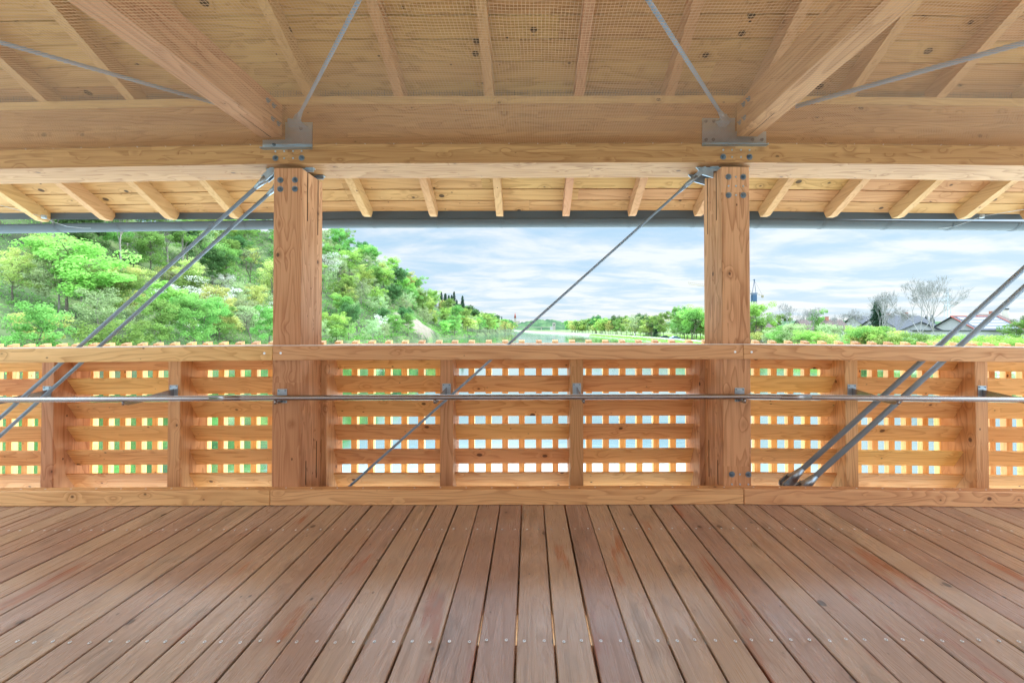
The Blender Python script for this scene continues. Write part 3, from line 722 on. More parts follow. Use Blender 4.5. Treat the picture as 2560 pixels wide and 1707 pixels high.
# right bank: dyke with path, meadow behind
def right(x, y):
    d = x-lerp(y, XR)
    if d < 0: return ZW-1.2
    z = ZW+1.5*min(1, d/3.2)
    if d > 7.5: z -= 0.5*min(1, (d-7.5)/3)
    return z+noise.noise(Vector((x*.05, y*.05, 9)))*0.35*max(0, min(1, (d-8)/8))
MEAD = ground_mat('meadow', (.07, .105, .04), (.11, .15, .06), (.15, .19, .085), 0.35)
STONE = ground_mat('bank stones and grass', (.10, .13, .05), (.20, .23, .14), (.40, .39, .34), 1.6)
PATHM = ground_mat('gravel path', (.36, .34, .30), (.42, .40, .35), (.48, .45, .40), 0.9)
grid('meadow', lambda y: [lerp(y, XR)+d for d in (6.9, 8, 9, 10.5, 13, 17, 22, 30, 40, 60, 100, 180, 400, 1200)], fr(-40, 460, 90)+fr(470, 1000, 40), right, MEAD)
grid('river_bank', lambda y: [lerp(y, XR)+d for d in (-3, -.5, 0, .8, 1.6, 2.4, 3.2, 3.6)], fr(-40, 460, 150)+fr(470, 1000, 40), right, STONE)
grid('path', lambda y: [lerp(y, XR)+d for d in (3.5, 4.5, 6, 7.0)], fr(-40, 460, 90)+fr(470, 1000, 40), lambda x, y: ZW+1.60, PATHM)
# water
m, nt2, b = new_mat('river water'); WATER = m
t_ = N(nt2, 'ShaderNodeTexCoord'); mpn = N(nt2, 'ShaderNodeMapping'); mpn.inputs['Scale'].default_value = (0.8, 1.6, 1); mpn.inputs['Rotation'].default_value = (0, 0, R(12)); L(nt2, t_.outputs['Object'], mpn.inputs[0])
na = N(nt2, 'ShaderNodeTexNoise'); na.inputs['Scale'].default_value = 2.2; na.inputs['Detail'].default_value = 4; na.inputs['Distortion'].default_value = .6; L(nt2, mpn.outputs[0], na.inputs['Vector'])
nb = N(nt2, 'ShaderNodeTexNoise'); nb.inputs['Scale'].default_value = 0.02; nb.inputs['Detail'].default_value = 3; L(nt2, mpn.outputs[0], nb.inputs['Vector'])
cdn = N(nt2, 'ShaderNodeCameraData')
amp = MR(nt2, nb.outputs[0], 0.42, 0.62, 0.15, 1.0, True)
bpn = N(nt2, 'ShaderNodeBump'); bpn.inputs['Distance'].default_value = 0.05; L(nt2, MA(nt2, 'MULTIPLY', amp, 0.4), bpn.inputs['Strength']); L(nt2, na.outputs[0], bpn.inputs['Height'])
b.inputs['Base Color'].default_value = (0.035, 0.085, 0.055, 1); b.inputs['Roughness'].default_value = 0.05; b.inputs['IOR'].default_value = 1.9; b.inputs['Specular IOR Level'].default_value = 0.5
L(nt2, bpn.outputs[0], b.inputs['Normal'])
gl = N(nt2, 'ShaderNodeBsdfGlossy'); gl.inputs[0].default_value = (.84, .96, .93, 1); gl.inputs[1].default_value = .06; L(nt2, bpn.outputs[0], gl.inputs['Normal'])
mxw = N(nt2, 'ShaderNodeMixShader'); mxw.inputs[0].default_value = .78; L(nt2, b.outputs[0], mxw.inputs[1]); L(nt2, gl.outputs[0], mxw.inputs[2]); L(nt2, mxw.outputs[0], [n for n in nt2.nodes if n.type == 'OUTPUT_MATERIAL'][0].inputs[0])
me = bpy.data.meshes.new('river'); me.from_pydata([(-130, -80, ZW), (80, -80, ZW), (80, 560, ZW), (60, 1000, ZW), (-130, 1000, ZW)], [], [(0, 1, 2, 3, 4)]); me.materials.append(WATER)
tag(link('river', me), kind='structure')
# wide land sheet to the horizon
FARM = ground_mat('far fields', (.07, .12, .04), (.10, .17, .06), (.14, .20, .08), 0.01)
me = bpy.data.meshes.new('ground'); me.from_pydata([(-6000, -300, ZW-1.6), (6000, -300, ZW-1.6), (6000, 9000, ZW-1.6), (-6000, 9000, ZW-1.6)], [], [(0, 1, 2, 3)]); me.materials.append(FARM)
tag(link('ground', me), kind='structure')
# distant wooded ridges
def ridge(x0, x1, y, h, seed, n=60, dep=260):
    vs = []; fs = []; rows_ = 7
    for j_ in range(rows_):
        v = j_/(rows_-1)
        for i in range(n+1):
            u = i/n; x = x0+(x1-x0)*u
            prof_ = math.sin(math.pi*min(1, max(0, u)))**0.55
            z = ZW+h*prof_*math.sin(v*math.pi/2)*(0.82+.3*noise.noise(Vector((u*4, seed, v))))
            z += (h*.10*noise.noise(Vector((u*26, seed+5, v*4)))+h*.05*noise.noise(Vector((u*90, seed+5, v*9))))*v*prof_
            vs.append((x, y+v*dep, z))
    for j_ in range(rows_-1):
        for i in range(n): a = j_*(n+1)+i; fs.append((a, a+1, a+n+2, a+n+1))
    me = bpy.data.meshes.new('hills'); me.from_pydata(vs, [], fs); me.materials.append(FORM); tag(link('hills', me), kind='structure')
FORM = ground_mat('far forest', (.02, .05, .025), (.035, .075, .03), (.06, .11, .045), 0.04)
ridge(-900, 60, 1500, 42, 1, 160); ridge(-60, 150, 1150, 40, 2, 90, 120); ridge(200, 5200, 3600, 95, 3, 160, 500); ridge(-1500, 900, 3600, 70, 8, 120, 500); ridge(1300, 3400, 2400, 62, 6, 120, 300)

# ---------------------------------------------------------------- foliage
def leaf_mat(name, c, var=0.35, trans=0.35, hue=0.03):
    m, nt, b = new_mat(name); nt.nodes.remove(b)
    out = [n for n in nt.nodes if n.type == 'OUTPUT_MATERIAL'][0]
    at = N(nt, 'ShaderNodeAttribute', attribute_name='lv'); oi = N(nt, 'ShaderNodeObjectInfo')
    hs = N(nt, 'ShaderNodeHueSaturation'); hs.inputs['Color'].default_value = (*c, 1)
    L(nt, MA(nt, 'ADD', MA(nt, 'MULTIPLY', MA(nt, 'SUBTRACT', at.outputs['Fac'], 0.5), var*1.6), MA(nt, 'ADD', MA(nt, 'MULTIPLY', oi.outputs['Random'], 0.5), 0.75)), hs.inputs['Value'])
    L(nt, MA(nt, 'ADD', MA(nt, 'MULTIPLY', MA(nt, 'SUBTRACT', oi.outputs['Random'], 0.5), hue*2), 0.5), hs.inputs['Hue'])
    d = N(nt, 'ShaderNodeBsdfDiffuse'); L(nt, hs.outputs[0], d.inputs[0]); tr = N(nt, 'ShaderNodeBsdfTranslucent'); L(nt, hs.outputs[0], tr.inputs[0])
    mx = N(nt, 'ShaderNodeMixShader'); mx.inputs[0].default_value = trans; L(nt, d.outputs[0], mx.inputs[1]); L(nt, tr.outputs[0], mx.inputs[2]); L(nt, mx.outputs[0], out.inputs[0])
    return m
LN, LS = 1.8, 0.74
def blob(vs, fs, lv, c, rad, n, ls, rng, flat=0.75):
    t = rng.random(); n = int(n*LN); ls = ls*LS
    for _ in range(n):
        while True:
            p = (rng.uniform(-1, 1), rng.uniform(-1, 1), rng.uniform(-1, 1)); q = p[0]**2+p[1]**2+p[2]**2
            if 0.12 < q < 1: break
        n_ = 0; x = c[0]+p[0]*rad; y = c[1]+p[1]*rad; z = c[2]+p[2]*rad*flat
        s = ls*rng.uniform(.6, 1.3)
        nx_, ny_, nz_ = p[0]+rng.uniform(-.8, .8), p[1]+rng.uniform(-.8, .8), p[2]+rng.uniform(-.3, 1.1)
        nn = Vector((nx_, ny_, nz_)).normalized(); u = nn.orthogonal().normalized(); v = nn.cross(u); a = rng.uniform(0, 6.28)
        u, v = u*math.cos(a)+v*math.sin(a), v*math.cos(a)-u*math.sin(a)
        o = Vector((x, y, z)); k = len(vs)
        vs += [tuple(o-u*s), tuple(o+v*s*.55), tuple(o+u*s), tuple(o-v*s*.55)]; fs.append((k, k+1, k+2, k+3)); lv += [min(1, max(0, t*.7+rng.random()*.3))]*4
def mk(name, vs, fs, lv, mat):
    me = bpy.data.meshes.new(name); me.from_pydata(vs, [], fs); me.materials.append(mat)
    if lv:
        a = me.attributes.new('lv', 'FLOAT', 'POINT'); a.data.foreach_set('value', lv)
    return me
def tubes(segs, mat, name, n=5):
    vs = []; fs = []
    for a, b, r0, r1 in segs:
        a = Vector(a); b = Vector(b); d = (b-a)
        if d.length < 1e-5: continue
        q = d.normalized().to_track_quat('Z', 'Y'); k = len(vs)
        for (p, r) in ((a, r0), (b, r1)):
            for i in range(n): t = i*2*math.pi/n; vs.append(tuple(p+q @ Vector((r*math.cos(t), r*math.sin(t), 0))))
        for i in range(n): fs.append((k+i, k+(i+1) % n, k+n+(i+1) % n, k+n+i))
    me = bpy.data.meshes.new(name); me.from_pydata(vs, [], fs); me.materials.append(mat)
    for p in me.polygons: p.use_smooth = True
    return me
BARK = plain('grey brown bark', (.11, .09, .07), 0.9, 0.35, 4)
BARKL = plain('pale bark', (.22, .20, .17), 0.9, 0.3, 4)
TWIG = plain('bare twigs', (.27, .26, .25), 0.9, 0.2, 4)
def broad(seed, h, cr_, base, nb_, ncl, per, ls, mat, bark=BARK, tr=0.16, flat=.75):
    """trunk with limbs, leaf clumps at the limb ends and through the crown"""
    rng = random.Random(seed); segs = []; vs = []; fs = []; lv = []
    top = h*.82; pts = [Vector((0, 0, -.6))]
    for i in range(1, 7):
        pts.append(Vector((rng.uniform(-.03, .03)*h*i/6, rng.uniform(-.03, .03)*h*i/6, top*i/6)))
    for i in range(6): segs.append((pts[i], pts[i+1], tr*(1-i/7.0), tr*(1-(i+1)/7.0)))
    cz = base+(h-base)*.52
    ends = []
    for i in range(nb_):
        f = rng.uniform(.3, .98); k = min(5, int(f*6)); p = pts[k].lerp(pts[k+1], f*6-k)
        a = rng.uniform(0, 6.283); z = max(p.z+.3, base); up = (z-base)/(h-base)
        rr = cr_*math.sqrt(max(.08, 1-abs(2*up-.85)**2.0*.75))*rng.uniform(.6, 1.0)
        e = Vector((rr*math.cos(a), rr*math.sin(a), z+rng.uniform(.1, .3)*rr+.1*h*rng.random()))
        mid = p.lerp(e, .5)+Vector((0, 0, .06*rr))
        segs += [(p, mid, tr*.38*(1-f*.5), tr*.22), (mid, e, tr*.22, tr*.06)]; ends.append((e, rr)); ends.append((mid, rr))
    for i in range(ncl):
        e, rr = ends[i % len(ends)]
        c = e+Vector((rng.gauss(0, .22)*cr_, rng.gauss(0, .22)*cr_, rng.gauss(0, .16)*cr_))
        c.z = min(max(c.z, base), h-.3*cr_*.3)
        blob(vs, fs, lv, c, cr_*rng.uniform(.18, .36), per, ls, rng, flat)
    return mk('crown', vs, fs, lv, mat), tubes(segs, bark, 'trunk')
def conifer(seed, h, r, mat):
    rng = random.Random(seed); vs = []; fs = []; lv = []; segs = [(Vector((0, 0, -.5)), Vector((0, 0, h)), .18, .02)]
    z = h*.10
    while z < h*.985:
        rr = r*(1-z/h)**.8*rng.uniform(.85, 1.1); n = 9
        for i in range(n):
            a = rng.uniform(0, 6.283); e = Vector((rr*math.cos(a), rr*math.sin(a), z-rr*.22))
            segs.append((Vector((0, 0, z)), e, .03, .01))
            for k in range(1, 5):
                c = Vector((0, 0, z)).lerp(e, k/4.2); c = c+Vector((rng.gauss(0, .15), rng.gauss(0, .15), rng.gauss(-.1, .28))); blob(vs, fs, lv, c, .14*r+.14*rr, 9, .17, rng, .8)
        z += h*.045
    return mk('crown', vs, fs, lv, mat), tubes(segs, BARK, 'trunk')
def bare(seed, h, spread, depth=6, leaf=None, r0=.13):
    rng = random.Random(seed); segs = []; tips = []
    def grow(p, d, l, r, k):
        q = p+d*l; segs.append((p, q, r, r*.72)); 
        if k == 0: tips.append(q); return
        for _ in range(rng.choice((2, 3, 3)) if k < depth else 3):
            ax = Vector((rng.gauss(0, 1), rng.gauss(0, 1), rng.gauss(0, .5)+.25)).normalized()
            nd = (d+ax*spread*rng.uniform(.6, 1.2)).normalized(); nd.z += .10; nd.normalize()
            grow(q, nd, l*rng.uniform(.62, .86), r*.62, k-1)
    grow(Vector((0, 0, -.4)), Vector((rng.uniform(-.1, .1), rng.uniform(-.1, .1), 1)).normalized(), h*.27, r0, depth)
    tw = tubes([(a, b, max(u, .016), max(v, .013)) for a, b, u, v in segs], TWIG if leaf is None else BARK, 'branches', 3)
    cr2 = None
    if leaf is not None:
        vs = []; fs = []; lv = []
        for t in tips: blob(vs, fs, lv, t, .28, 5, .10, rng)
        cr2 = mk('crown', vs, fs, lv, leaf)
    return cr2, tw
LB = leaf_mat('fresh bright leaves', (0.273, 0.434, 0.098), .35, .42); LG = leaf_mat('mid green leaves', (0.168, 0.315, 0.078), .35, .42); LY = leaf_mat('yellow green leaves', (0.392, 0.434, 0.133), .35, .42)
LD = leaf_mat('deep green leaves', (0.081, 0.175, 0.059), .35, .4); LP = leaf_mat('pale grey green leaves', (0.301, 0.392, 0.182), .3, .42); LW = leaf_mat('white blossom', (0.588, 0.616, 0.518), .2, .4, .01)
LC = leaf_mat('dark conifer needles', (0.036, 0.074, 0.048), .3, .1); LO = leaf_mat('olive buds', (.25, .25, .11), .2, .4)
PR = {
 'bright': [broad(1, 12, 4.0, 2.6, 22, 60, 62, .25, LB), broad(2, 10, 3.6, 1.6, 20, 54, 62, .24, LB)],
 'green': [broad(3, 13, 4.2, 3.2, 24, 64, 60, .26, LG), broad(4, 11, 3.7, 2.2, 20, 56, 60, .25, LG)],
 'yellow': [broad(5, 10, 3.4, 1.8, 20, 50, 50, .22, LY), broad(6, 8.5, 3.2, 1.0, 18, 42, 42, .21, LY)],
 'deep': [broad(7, 13, 4.0, 3.0, 22, 60, 62, .26, LD)],
 'pale': [broad(8, 11, 3.8, 2.0, 22, 54, 48, .22, LP, BARKL), broad(9, 9, 3.4, 1.2, 20, 48, 46, .21, LP, BARKL)],
 'blossom': [broad(10, 9, 3.6, 1.8, 24, 56, 46, .17, LW), broad(11, 6.5, 2.8, 1.0, 18, 40, 42, .16, LW)],
 'conifer': [conifer(12, 15, 3.0, LC), conifer(13, 12, 2.6, LC)],
 'thin': [bare(14, 9, .62, 5, LO), bare(15, 10, .5, 5, LP)],
 'bare': [bare(16, 11, .55, 7), bare(17, 12, .48, 7), bare(21, 9, .6, 7)],
 'tall': [broad(18, 19, 3.4, 10.5, 16, 44, 52, .26, LG, BARKL, .2), broad(19, 18, 3.2, 9.5, 16, 44, 50, .26, LB, BARK, .2)],
 'shrub': [broad(31, 3.6, 2.3, .2, 16, 40, 46, .16, LB, BARK, .05), broad(32, 3.8, 2.5, .2, 16, 40, 46, .16, LG, BARK, .05), broad(33, 3.2, 2.4, .2, 16, 36, 46, .15, LY, BARK, .05), broad(34, 4.2, 2.4, .2, 16, 40, 40, .15, LP, BARK, .05)],
}
KL = {'bright': 'bright green leafy tree', 'green': 'mid green leafy tree', 'yellow': 'yellow green tree', 'deep': 'deep green leafy tree', 'pale': 'pale grey green tree', 'blossom': 'white blossoming tree',
      'conifer': 'dark pointed conifer', 'thin': 'thin open twigged tree', 'bare': 'leafless grey tree', 'tall': 'tall bare trunked tree', 'shrub': 'leafy shrub'}
ntree = 0; TLAB = set()
def plant(kind, x, y, z, s=1.0, place='on the slope', grp='trees', lab=None, var=None, sx=None):
    global ntree
    v = (random.randrange(len(PR[kind])) if var is None else var); cr2, tk = PR[kind][v]
    e = empty('shrub' if kind == 'shrub' else ('conifer_tree' if kind == 'conifer' else ('bare_tree' if kind in ('bare', 'thin') else 'leafy_tree')), (x, y, z))
    e.rotation_euler = (0, 0, random.uniform(0, 6.28)); e.scale = ((sx or s)*random.uniform(.92, 1.1), (sx or s)*random.uniform(.92, 1.1), s)
    tag(e, lab or '%s %s' % (KL[kind], place), 'shrub' if kind == 'shrub' else 'tree', lab and None or grp)
    if not lab: TLAB.add(e['label'])
    if cr2: link('crown', cr2, e)
    link('trunk' if kind not in ('bare',) else 'branches', tk, e); ntree += 1
    return e
rng = random.Random(42)
def vis(x, y): return y > 4 and -1.36 < x/y < 1.30
cells = []
def fill(y0, y1, sp, dmax):
    y = y0
    while y < y1:
        d = 2.0
        while d < dmax:
            yy = y+rng.uniform(-.4, .4)*sp; dd = max(1.5, d+rng.uniform(-.4, .4)*sp); x = lerp(yy, XL)-dd
            if vis(x, yy): cells.append((x, yy, dd))
            d += sp
        y += sp
fill(36, 112, 6.6, 66); fill(112, 255, 10.5, 72); fill(255, 640, 15.5, 66)
for x, y, d in cells:
    if ((y-190)/17)**2+((d-7)/9)**2 < 1 and d < 14: continue
    # skip trees fully below the sight line over their neighbours to stay within budget
    near = y < 112
    if near:
        if d < 12: kd = rng.choices(('shrub', 'bright', 'green', 'yellow', 'pale', 'blossom', 'thin'), (38, 14, 16, 8, 10, 6, 5))[0]; s = rng.uniform(.55, .8) if kd != 'shrub' else rng.uniform(1.0, 1.6)
        elif d < 32: kd = rng.choices(('bright', 'green', 'yellow', 'pale', 'blossom', 'thin'), (16, 10, 24, 30, 9, 12))[0]; s = rng.uniform(.6, .95)
        else: kd = rng.choices(('tall', 'deep', 'green', 'thin', 'shrub'), (46, 16, 14, 5, 12))[0]; s = rng.uniform(.85, 1.1) if kd != 'shrub' else 1.3
        pl, gp = ('low on the near bank' if d < 12 else ('half up the near slope' if d < 32 else 'high on the near slope')), 'trees on the near slope'
    elif y < 255:
        kd = rng.choices(('bright', 'green', 'yellow', 'deep', 'pale', 'blossom', 'thin'), (34, 24, 12, 8, 12, 4, 4))[0]; s = rng.uniform(.9, 1.35) if d > 20 else rng.uniform(.7, 1.0)
        pl, gp = 'on the steep hill', 'trees on the steep hill'
    else:
        kd = rng.choices(('bright', 'green', 'yellow', 'deep', 'pale', 'conifer', 'blossom'), (18, 30, 10, 14, 16, 10, 2))[0]; s = rng.uniform(1.0, 1.4)
        if 380 < y < 470 and d > 35: kd = 'conifer' if rng.random() < .75 else 'deep'; s = rng.uniform(1.0, 1.35)
        pl, gp = 'on the far hill end', 'trees on the far end of the hill'
    plant(kd, x, y, hill(x, y)-.3, s, pl, gp+' ('+KL[kd]+')')
nleft = ntree
# single trees that stand out
plant('bright', -66, 57, hill(-66, 57)-.2, 1.05, lab='large bright yellow-green tree at the far left above the bank', var=0, sx=1.3)
plant('blossom', -88, 172, hill(-88, 172), 1.7, lab='large white blossoming tree on the hill just right of the left post', var=0, sx=2.0)
plant('blossom', -58, 158, hill(-58, 158), 1.1, lab='small white blossoming tree low on the hill above the railing', var=1)
plant('blossom', -70, 88, hill(-70, 88), .95, lab='white blossoming tree half way between the tie rods and the left post', var=0, sx=1.2)
for i in range(9):
    y = 400+rng.uniform(-22, 40); x = y*rng.uniform(-.225, -.155); plant('conifer', x, y, hill(x, y)-.5, rng.uniform(1.15, 1.65), 'in the dark cluster on the ridge', 'dark conifers on the ridge')
# undergrowth on the slope
vs = []; fs = []; lv = []
for _ in range(15000):
    y = rng.uniform(34, 300) if rng.random() < .75 else rng.uniform(34, 110); d = rng.uniform(0.3, 70); x = lerp(y, XL)-d
    if not vis(x, y) or (((y-190)/14)**2+((d-7)/8)**2 < 1): continue
    blob(vs, fs, lv, (x, y, hill(x, y)+.35), rng.uniform(.5, 1.1), 4, .22 if y < 120 else .4, rng, .7)
me = mk('undergrowth', vs, fs, lv, LG); tag(link('undergrowth', me), 'low green undergrowth covering the wooded slope', 'undergrowth', kind='stuff')
vs = []; fs = []; lv = []
for _ in range(9000):
    y = rng.uniform(45, 300); d = rng.choice((rng.uniform(.6, 2.6), rng.uniform(8.2, 60), rng.uniform(8.2, 60))); x = lerp(y, XR)+d
    if not vis(x, y): continue
    blob(vs, fs, lv, (x, y, right(x, y)+.12), rng.uniform(.3, .7), 4, .14 if y < 120 else .3, rng, .5)
me = mk('grass', vs, fs, lv, LB); tag(link('grass', me), 'tufts of tall grass on the right bank and meadow', 'grass', kind='stuff')
# right side planting
def rp(y, d): x = lerp(y, XR)+d; return x, y, right(x, y)-.15
for i in range(46):      # row of bright shrubs just behind the path, right of the right post
    px = rng.uniform(.56, 1.28); dd = rng.uniform(11, 24); y = (60+dd)/px
    x, y, z = rp(y, dd); plant('shrub', x, y, z, rng.uniform(1.0, 1.5)*(.72 if px > .92 else 1.0), 'in the hedge behind the path', 'shrubs behind the river path', var=rng.choice((0, 0, 2, 1, 3)))
for i in range(92):      # belt of trees between river and town, seen between the posts
    y = rng.uniform(125, 430); d = rng.uniform(9.5, 26)
    kd = rng.choices(('bright', 'green', 'yellow', 'pale', 'thin', 'deep', 'conifer'), (22, 18, 24, 14, 8, 8, 4))[0]
    x, y, z = rp(y, d); plant(kd, x, y, z, rng.uniform(.85, 1.25), 'along the river path', 'trees along the river path ('+KL[kd]+')')
for i in range(26):
    y = rng.uniform(140, 235); d = rng.uniform(13, 40); kd = rng.choices(('bright', 'green', 'yellow', 'pale', 'thin'), (22, 24, 14, 14, 8))[0]
    x, y, z = rp(y, d); plant(kd, x, y, z, rng.uniform(.75, 1.1), 'along the river path', 'trees along the river path ('+KL[kd]+')')
for y, d, kd, s, lab in ((205, 24, 'green', 1.3, 'tall slender green tree standing above the tree belt left of the right post'), (198, 30, 'green', 1.2, 'tall green tree with a thin top close to the left edge of the right post'),
                         (240, 22, 'conifer', .85, 'dark conifer rising from the tree belt along the river path'), (118, 30, 'green', .85, 'conical green tree just right of the right post below the crane'),):
    x, y, z = rp(y, d); plant(kd, x, y, z, s, lab=lab, var=0, sx=s*.55 if kd == 'green' else s)
for x, y, s, v, lab in ((72, 112, .82, 0, 'leafless round tree, first one right of the crane'), (82, 116, .78, 1, 'leafless tree second right of the crane'), (84, 106, .9, 2, 'dense leafless tree between the crane and the dark conifer'), (92, 106, .8, 0, 'small leafless tree left of the dark conifer'),
                   (84, 96, 1.0, 1, 'leafless tree with wide branches touching the dark conifer'), (90, 92, 1.1, 0, 'leafless tree with arching branches right of the dark conifer'), (95, 94, 1.2, 1, 'tallest leafless tree in front of the grey roofs'), (90, 99, .9, 2, 'leafless tree behind the dark conifer')):
    plant('bare', x, y, right(x, y)-.1, s*1.25, lab=lab, var=v, sx=s*1.12)
plant('conifer', 87, 100, right(87, 100), 1.0, lab='dark bushy conifer among the leafless trees on the right', var=1, sx=1.1)
plant('thin', 82, 98, right(82, 98), .6, lab='thin olive budding tree low beside the dark conifer', var=0)
plant('green', 118, 97, right(118, 97), .62, lab='round green tree at the right edge of the view beside the houses', var=1)
plant('deep', 126, 100, right(126, 100), .68, lab='dark green tree at the far right edge beside the brown roof', var=0)
for i in range(44):
    px = rng.uniform(.5, 1.2); y = rng.uniform(118, 230); x = px*y
    kd = rng.choices(('bare', 'pale', 'green', 'thin'), (9, 4, 3, 4))[0]
    plant(kd, x, y, right(x, y)-.1, rng.uniform(.5, .82)*(1.0 if px < .85 else .62), 'in the gardens at right', 'garden trees on the right ('+KL[kd]+')')
ORD = lambda n: '%d%s' % (n, 'th' if 10 <= n % 100 <= 20 else {1: 'st', 2: 'nd', 3: 'rd'}.get(n % 10, 'th'))
from collections import defaultdict
dd_ = defaultdict(list)
for o in list(SC.objects):
    if o.parent is None and o.get('group') and o.get('label') in TLAB: dd_[o['label']].append(o)
for lb, os_ in dd_.items():
    if len(os_) < 2: continue
    os_.sort(key=lambda o: o.location.x/o.location.y)
    for i, o in enumerate(os_): o['label'] = '%s, %s from left' % (lb, ORD(i+1))
print('TREES left', nleft, 'total', ntree)

# ---------------------------------------------------------------- buildings
WALLW = plain('white render', (.30, .30, .29), .9, .06); WALLC = plain('cream render', (.26, .235, .20), .9, .08)
ROOFG = plain('grey roof tiles', (.045, .050, .060), .8, .25, 2.5); ROOFB = plain('brown roof tiles', (.075, .052, .048), .8, .25, 2.5); ROOFR = plain('red ridge tiles', (.25, .06, .045), .8, .15, 3)
PV = metal('solar panel glass', (.04, .055, .10), .3, .2, .2); GLASS = metal('dark window glass', (.05, .06, .08), .1, .2, .1); BRICKC = plain('brick chimney', (.30, .13, .09), .9, .2, 8)
FRAME = plain('white frame', (.75, .75, .75), .6, .05)
def house(x, y, z, w_, d_, hw_, hr, rz, wall, roof, lab, win=3, chim=True, pv=False, redge=False, grp=None):
    e = empty('house', (x, y, z)); e.rotation_euler = (0, 0, R(rz)); tag(e, lab, 'house', grp)
    g = GB(); bm_ = g.bm
    A = [(-w_/2, -d_/2, -1), (w_/2, -d_/2, -1), (w_/2, d_/2, -1), (-w_/2, d_/2, -1)]; B = [(p[0], p[1], hw_) for p in A]
    a = [bm_.verts.new(p) for p in A]; b_ = [bm_.verts.new(p) for p in B]; r1 = bm_.verts.new((-w_/2, 0, hw_+hr)); r2 = bm_.verts.new((w_/2, 0, hw_+hr))
    bm_.faces.new((a[0], a[1], b_[1], b_[0])); bm_.faces.new((a[2], a[3], b_[3], b_[2])); bm_.faces.new((a[1], a[2], b_[2], r2, b_[1])); bm_.faces.new((a[3], a[0], b_[0], r1, b_[3]))
    g.build('wall', wall, e)
    g = GB(); ov = .6; k = hr/(d_/2)
    for s in (-1, 1):
        pts = [(-w_/2-ov, s*(d_/2+ov), hw_-ov*k+.05), (w_/2+ov, s*(d_/2+ov), hw_-ov*k+.05), (w_/2+ov, 0, hw_+hr+.05), (-w_/2-ov, 0, hw_+hr+.05)]
        g.slab(pts, (0, 0, .16))
    rf = g.build('roof', roof, e)
    if redge:
        g = GB(); g.tube((-w_/2-ov, 0, hw_+hr+.24), (w_/2+ov, 0, hw_+hr+.24), .16, n=8)
        for sx_ in (-1, 1): g.tube((sx_*(w_/2+ov), -(d_/2+ov), hw_-ov*k+.2), (sx_*(w_/2+ov), 0, hw_+hr+.24), .14, n=6)
        g.build('ridge', ROOFR, rf)
    if pv:
        for i in range(4):
            f0, f1 = .08+.22*i, .27+.22*i; g = GB()
            def P(u, f): return (u, -(d_/2)*(1-f), hw_+hr*f+.26)
            g.slab([P(-w_/2+.8, f0), P(w_/2-.8, f0), P(w_/2-.8, f1), P(-w_/2+.8, f1)], (0, 0, .05)); g.build('solar_panel', PV, rf)
    if chim:
        g = GB(); g.box(w_*.15, w_*.15+.8, -.6, .3, hw_+hr-.6, hw_+hr+1.1); g.box(w_*.15-.06, w_*.15+.86, -.66, .36, hw_+hr+1.1, hw_+hr+1.2); g.build('chimney', BRICKC, rf)
    for i in range(win):
        u = -w_/2+w_*(i+.5)/win; f = GB(); f.box(u-.65, u+.65, -d_/2-.05, -d_/2+.05, hw_-1.9, hw_-.7); fo = f.build('window', FRAME, e)
        f = GB(); f.box(u-.55, u-.04, -d_/2-.08, -d_/2, hw_-1.8, hw_-.8); f.box(u+.04, u+.55, -d_/2-.08, -d_/2, hw_-1.8, hw_-.8); f.build('pane', GLASS, fo)
    return e
G0 = -2.4
house(118, 128, G0, 17, 11, 4.0, 3.6, 12, WALLW, ROOFG, 'wide grey roofed house behind the leafless trees on the right', 4, True)
house(108, 112, G0, 9, 8, 3.2, 2.2, 60, WALLW, ROOFG, 'small white gabled house with grey roof behind the hedge', 2, False)
house(128, 115, G0, 15, 12, 3.0, 3.9, 8, WALLW, ROOFG, 'house with solar panels on its roof and red ridge edges', 3, False, True, True)
house(151, 132, G0, 14, 12, 4.2, 4.0, 20, WALLC, ROOFB, 'brown roofed house at the right behind the solar roof', 3, True)
house(100, 138, G0, 13, 9, 3.5, 3.0, -8, WALLC, ROOFB, 'low brown roofed house half hidden by leafless trees', 3, True)
house(78, 140, G0, 12, 9, 3.0, 2.6, 15, WALLC, ROOFB, 'low reddish brown roofed building behind the bushes right of the crane', 2, False)
house(140, 160, G0, 22, 11, 4.6, 3.8, 3, WALLW, ROOFG, 'long grey roofed building rising behind the other houses', 5, True)
# wall / flat shed in front of the houses
g = GB(); g.box(-9, 9, -2.5, 2.5, -1, 3.1); e = empty('shed', (110, 103, G0)); tag(e, 'long flat white shed wall in front of the grey roofs', 'shed'); g.build('wall', WALLW, e)
g = GB(); g.box(-9.3, 9.3, -2.8, 2.8, 3.1, 3.3); g.build('roof', ROOFG, e)
# white tower building and bridge at the river bend
e = empty('tower_building', (62, 1010, ZW)); tag(e, 'small white tower building far away at the river bend', 'building')
g = GB(); g.box(-3, 4, -5, 5, 0, 20); g.build('tower', WALLC, e); g = GB(); g.box(-9, -3, -5, 5, 0, 10); g.build('wing', WALLW, e)
g = GB(); g.box(-1, 2, -5.2, -5.0, 12, 16); g.build('window', GLASS, e)
e = empty('far_house', (118, 1000, ZW)); tag(e, 'tiny reddish house far away right of the white tower', 'house'); g = GB(); g.box(-9, 9, -5, 5, 0, 17); g.build('wall', WALLC, e)
g = GB(); g.slab([(-10, -6, 17), (10, -6, 17), (10, 0, 23), (-10, 0, 23)], (0, 0, .4)); g.slab([(-10, 6, 17), (10, 6, 17), (10, 0, 23), (-10, 0, 23)], (0, 0, .4)); g.build('roof', ROOFR, e)
e = empty('road_bridge', (-20, 860, ZW)); tag(e, 'low road bridge crossing the river far away', 'bridge'); g = GB(); g.box(-60, 75, -4, 4, 7.0, 8.2); g.build('span', WALLC, e)
